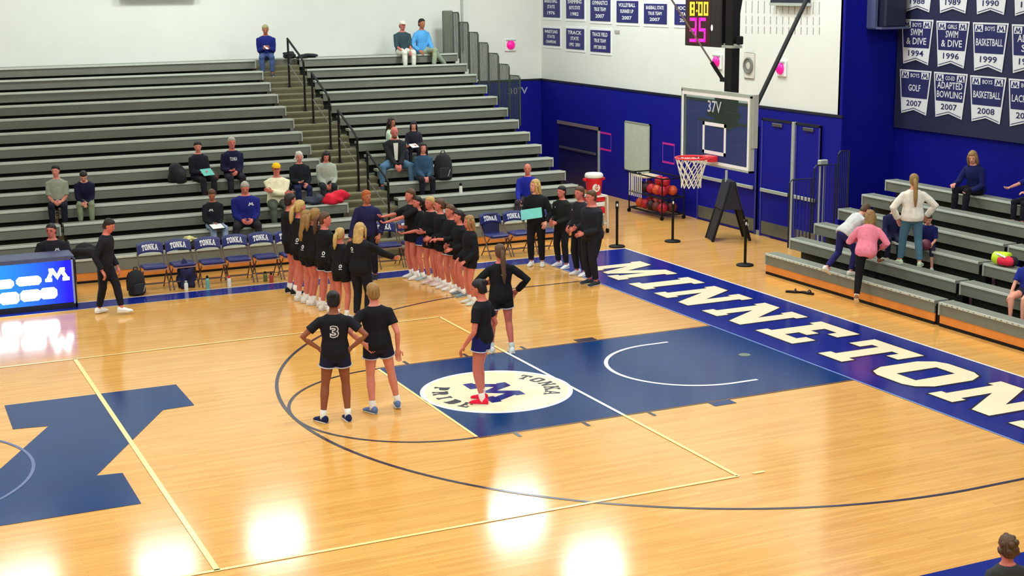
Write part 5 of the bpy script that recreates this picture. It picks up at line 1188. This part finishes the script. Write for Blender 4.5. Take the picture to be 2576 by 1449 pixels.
I = fan('dark-haired woman in a teal jacket beside the big black backpack', 4, 1066, 460, -100, 1.66, sk='pink', hair=('long', 'dark'), top=(48, 78, 104), bottom=(26, 26, 34), loose=2.0, shoe=(70, 84, 86), hands={'L': (-.03, .17, .06), 'R': (.03, .17, .06)})
I = fan('woman with a dark bun, grey shirt and white shoes at far left', 4, 146, 500, -100, 1.66, sk='pink', hair=('bun', 'black'), top=(150, 158, 142), sleeve=.45, bottom=(26, 28, 42), shoe=(238, 240, 226), hands={'L': (-.04, .17, .09), 'R': (.04, .17, .09)}, hyaw=-14)
I = fan('boy in a navy hoodie and khaki trousers bent over his phone', 4, 215, 497, -100, 1.55, hair=('short', 'dark'), top=(26, 28, 54), bottom=(130, 142, 112), shoe=(150, 160, 140), lean=22, hpitch=-30, hands={'L': (-.02, .22, .06), 'R': (.03, .22, .06)})
I = fan('dark-haired woman in a black coat looking at a teal paper', 5, 503, 470, -75, 1.68, sk='pink', hair=('bun', 'dark'), top=(30, 30, 40), bottom=(34, 32, 40), loose=2.2, shoe=(226, 228, 190), hands={'L': (-.03, .18, .12), 'R': (.05, .16, .12)}, hyaw=-25, hpitch=-8)
slab('folder', 'teal folded paper held by the woman in the black coat', 'paper', I['world']((I['hand']['L']+I['hand']['R'])/2+Vector((0, .04, .03))), (.28, .2, .006), (.7, 0, .4), mat('teal_board', (96, 190, 180), .45))
I = fan('grey-haired person in a navy lettered sweatshirt holding a cup', 5, 588, 465, -95, 1.76, sk='ruddy', hair=('short', 'grey'), top=(26, 28, 58), bottom=(38, 36, 46), loose=1.8, build=1.05, shoe=(60, 62, 70), hands={'L': (-.02, .17, .1), 'R': (.06, .16, .12)})
print_on(I, 'TONKA', .19, .045, M_PRINT, False, 0, .09, 'lettering')
I = fan('man in a yellow cap and cream sweater with folded arms', 3, 700, 535, -100, 1.82, male=True, sk='ruddy', hair=('short', 'brown'), top=(238, 234, 200), bottom=(84, 92, 80), build=1.15, loose=1.8, hands={'L': (.07, .150, .205), 'R': (-.07, .178, .180)}, poles={'L': (-1, -.1, -.9), 'R': (1, -.1, -.9)}, shoe=(70, 70, 66))
mb = MB(); mb.loft([(I['hd'](0, -.006, z), I['HM'] @ X, I['HM'] @ Y, a*I['hs'], b*I['hs']) for z, a, b in ((.016, .052, .062), (.04, .050, .058), (.064, .036, .044), (.074, .012, .016))]); cp = mb.build('cap', cloth((252, 200, 30)), I['body'], True)
MB().poly([(-.042, .045), (-.034, .085), (0, .105), (.034, .085), (.042, .045)], I['hd'](0, 0, .03), (I['HM'] @ X)*I['hs'], (I['HM'] @ Vector((0, .99, -.12)))*I['hs'], .01).build('brim', cloth((206, 146, 30)), cp)
I = fan('white-haired person in a black fleece behind the yellow cap', 4, 756, 490, -95, 1.62, sk='pink', hair=('curly', 'white'), top=(26, 32, 38), bottom=(32, 40, 76), loose=1.8, hands={'L': (-.06, .17, .09), 'R': (.05, .17, .12)}, hpitch=-10)
I = fan('dark-haired woman in a pale grey cardigan beside the red coat', 4, 822, 487, -100, 1.64, sk='pink', hair=('long', 'dark'), top=(172, 182, 168), bottom=(38, 44, 48), loose=1.8, hands={'L': (-.06, .17, .06), 'R': (.03, .16, .05)}, hpitch=-24, lean=8)
I = fan('brown-haired girl in a black top and jeans writing on a clipboard', 2, 540, 605, -88, 1.62, sk='tan', hair=('pony', 'brown'), top=(28, 30, 36), bottom=(138, 160, 190), shoe=(60, 60, 66), hands={'L': (-.02, .19, .08), 'R': (.06, .17, .09)}, hpitch=-22, hyaw=-20)
slab('clipboard', 'black clipboard with white sheet on the lap of the girl in jeans', 'clipboard', I['world']((I['hand']['L']+I['hand']['R'])/2+Vector((.02, .06, .01))), (.3, .24, .01), (.35, 0, .2), M_BLACK, 'clip')
print_on(I, '', .19, .03, M_PRINT, False, .045, .02, 'chest_badge', slab=True)
I = fan('grey-haired man in a royal blue jacket looking down at his hands', 2, 622, 595, -100, 1.84, male=True, sk='ruddy', hair=('short', 'grey'), top=(28, 34, 116), bottom=(40, 38, 44), build=1.22, loose=2.0, hands={'L': (-.05, .19, .1), 'R': (.06, .19, .1)}, hpitch=-22, feet={'L': (-.12, .23, -.24), 'R': (.16, .22, -.24)})
print_on(I, '', .2, .035, M_PRINT, False, -.05, .02, 'chest_badge', slab=True)
I = fan('man in a bright blue sweatshirt on the bleacher behind the officials', 2, 1328, 512, -130, 1.74, male=True, sk='ruddy', hair=('bald', 'grey'), top=(30, 40, 150), bottom=(60, 50, 60), loose=1.7, hands={'L': (-.07, .2, .07), 'R': (.07, .2, .06)}, hyaw=10)
# ---- girls and children at the short bleacher
gx = dict(vox=.012, sk='fair')
W1 = person('girl in a cream sweatshirt and jeans standing on the short bleacher, back turned', Vector((3.42, 1.08, CZ(1))) if False else Vector((3.97, 1.74, CZ(2))), 62, 1.64, hair=('braid', 'dkblond'), top=(238, 232, 220), bottom=(76, 116, 138), shoe=(196, 214, 186), loose=2.6, hem=-.045, hands={'L': (-.145, .05, .50), 'R': (.16, .05, .53)}, feet={'L': (-.09, .08, 0), 'R': (.09, -.04, 0), 'tR': -25}, poles={'R': (1, -.4, 0), 'L': (-1, -.4, 0)}, **gx)
W2 = person('girl in a pink sweatshirt and black leggings climbing onto the short bleacher', Vector((3.02, 1.86, .0)), 40, 1.62, hair=('longer', 'dkblond'), top=(240, 136, 160), bottom=(22, 21, 26), shoe=(146, 100, 66), sock=(236, 226, 208), loose=2.4, hem=-.075, lean=24, hip=(.02, .10, .585), hands={'L': (-.10, .30, .70), 'R': (.14, .26, .60)}, poles={'L': (-.6, -.8, -.4), 'R': (.8, -.6, -.2)}, feet={'L': (-.04, -.03, .02), 'R': (.10, .46, .40), 'qL': -30}, **gx)
W3 = person('girl in a pale grey hoodie and navy trousers bending on the front row', Vector((3.28, 2.66, CZ(1))), 0, 1.50, hair=('short', 'brown'), top=(206, 208, 208), bottom=(42, 42, 104), shoe=(240, 236, 228), loose=2.6, hem=-.05, lean=48, hip=(.0, -.01, .50), hands={'L': (-.1, .42, .42), 'R': (.1, .42, .40)}, feet={'L': (-.08, -.20, .04), 'R': (.08, .03, 0), 'qL': -35}, hpitch=-20, **gx)
W4 = person('child in a navy T-shirt seated on the short bleacher holding a ball', Vector((CX(3)+.16, 1.92, CZ(3))), 225, 1.25, sit=True, hair=('short', 'brown'), top=(28, 34, 96), sleeve=.42, bottom=(44, 34, 60), leg=.6, shoe=(214, 214, 206), loose=1.6, lean=12, hands={'L': (-.05, .2, .06), 'R': (.07, .2, .06)}, hpitch=-20, feet={'L': (-.09, .25, -.28), 'R': (.09, .25, -.28)}, **gx)
b_ = MB().ell((0, 0, 0), (.1, .1, .1), None, 16, 10).build('ball', mat('maroon_ball', (110, 40, 64), .5), None, True); b_.location = W4['world'](Vector((.01, .25, .085))*1.25); tag(b_, 'small maroon ball in the hands of the child in the navy T-shirt', 'ball')
W5 = person('child in navy peering out between the pink and cream sweatshirts', Vector((CX(3)+.16, 2.86, CZ(3))), 235, 1.38, sit=True, hair=('short', 'brown'), top=(30, 32, 70), bottom=(34, 34, 60), shoe=(210, 214, 216), hands={'L': (-.08, .2, .05), 'R': (.08, .2, .05)}, feet={'L': (-.07, .25, -.26), 'R': (.07, .25, -.26)}, **gx)
W6 = person('blonde girl in black seated alone on the top row of the short bleacher', Vector((CX(6)+.16, 2.62, CZ(6))), 190, 1.66, sit=True, hair=('longer', 'dkblond'), top=(24, 28, 84), bottom=(24, 24, 34), shoe=(238, 238, 236), sock=(232, 232, 232), loose=1.6, lean=14, hands={'L': (-.08, .2, .06), 'R': (.09, .26, .13)}, hyaw=25, hpitch=-16, feet={'L': (-.05, .25, -.22), 'R': (.1, .24, -.22)}, **gx)
W7 = person('girl with flying blonde hair reaching out at the right edge of the picture', Vector((CX(6)+.16, 1.22, CZ(6))), 185, 1.42, sit=True, hair=('longer', 'dkblond'), top=(28, 34, 110), sleeve=.4, bottom=(26, 26, 38), leg=1.0, shoe=(60, 60, 70), hands={'L': (-.1, .24, .18), 'R': (.1, .42, .20)}, feet={'L': (-.07, .25, -.24), 'R': (.07, .25, -.24)}, **gx)
W8 = person('child in blue seated at right edge beside the neon bag', Vector((CX(2)+.16, -1.06, CZ(2))), 200, 1.40, sit=True, hair=('short', 'brown'), top=(30, 44, 140), sleeve=.4, bottom=(40, 40, 60), leg=.4, shoe=(220, 220, 216), hands={'L': (-.1, .2, .05), 'R': (.12, .2, .0)}, feet={'L': (-.07, .25, -.26), 'R': (.07, .25, -.26)}, **gx)
W9 = person('person with curly dark green-brown hair at the bottom right corner', Vector((-4.72, -9.66, 0)), 75, 1.32, hair=('curly', 'brown'), top=(60, 62, 66), bottom=(40, 42, 50), vox=.012, sk='ruddy')
# neon bag on the short bleacher
c0 = Vector((CX(3)+.14, .05, CZ(3)))
t = thing('sports_bag', 'neon yellow, red and white sports bag slumped on the short bleacher', 'bag', c0, -1.3)
mb = MB(); rs = [((x, 0, .12+.01*math.sin(x*20)), Y, Z, r, r*.9) for x, r in ((-.2, .05), (-.17, .11), (0, .13), (.08, .12), (.1, .08))]; mb.loft(rs); mb.build('neon_body', mat('neon_yellow', (204, 236, 40), .7), t, True)
mb = MB(); mb.loft([((x, -.06, .10), Y, Z, r, r*.85) for x, r in ((-.06, .03), (-.04, .09), (.12, .1), (.2, .07), (.22, .03))]); mb.build('red_pocket', mat('hot_red_cloth', (232, 30, 70), .7), t, True)
mb = MB(); mb.loft([((x, -.01, .1), Y, Z, r, r*.9) for x, r in ((.1, .06), (.13, .095), (.2, .09), (.24, .05))]); mb.build('dark_end', M_BLKFAB, t, True)
MB().tube([(-.12, -.06, .2), (-.02, -.12, .2), (.1, -.13, .17)], .016, 6).build('white_strap', M_WHITE, t)
finish()
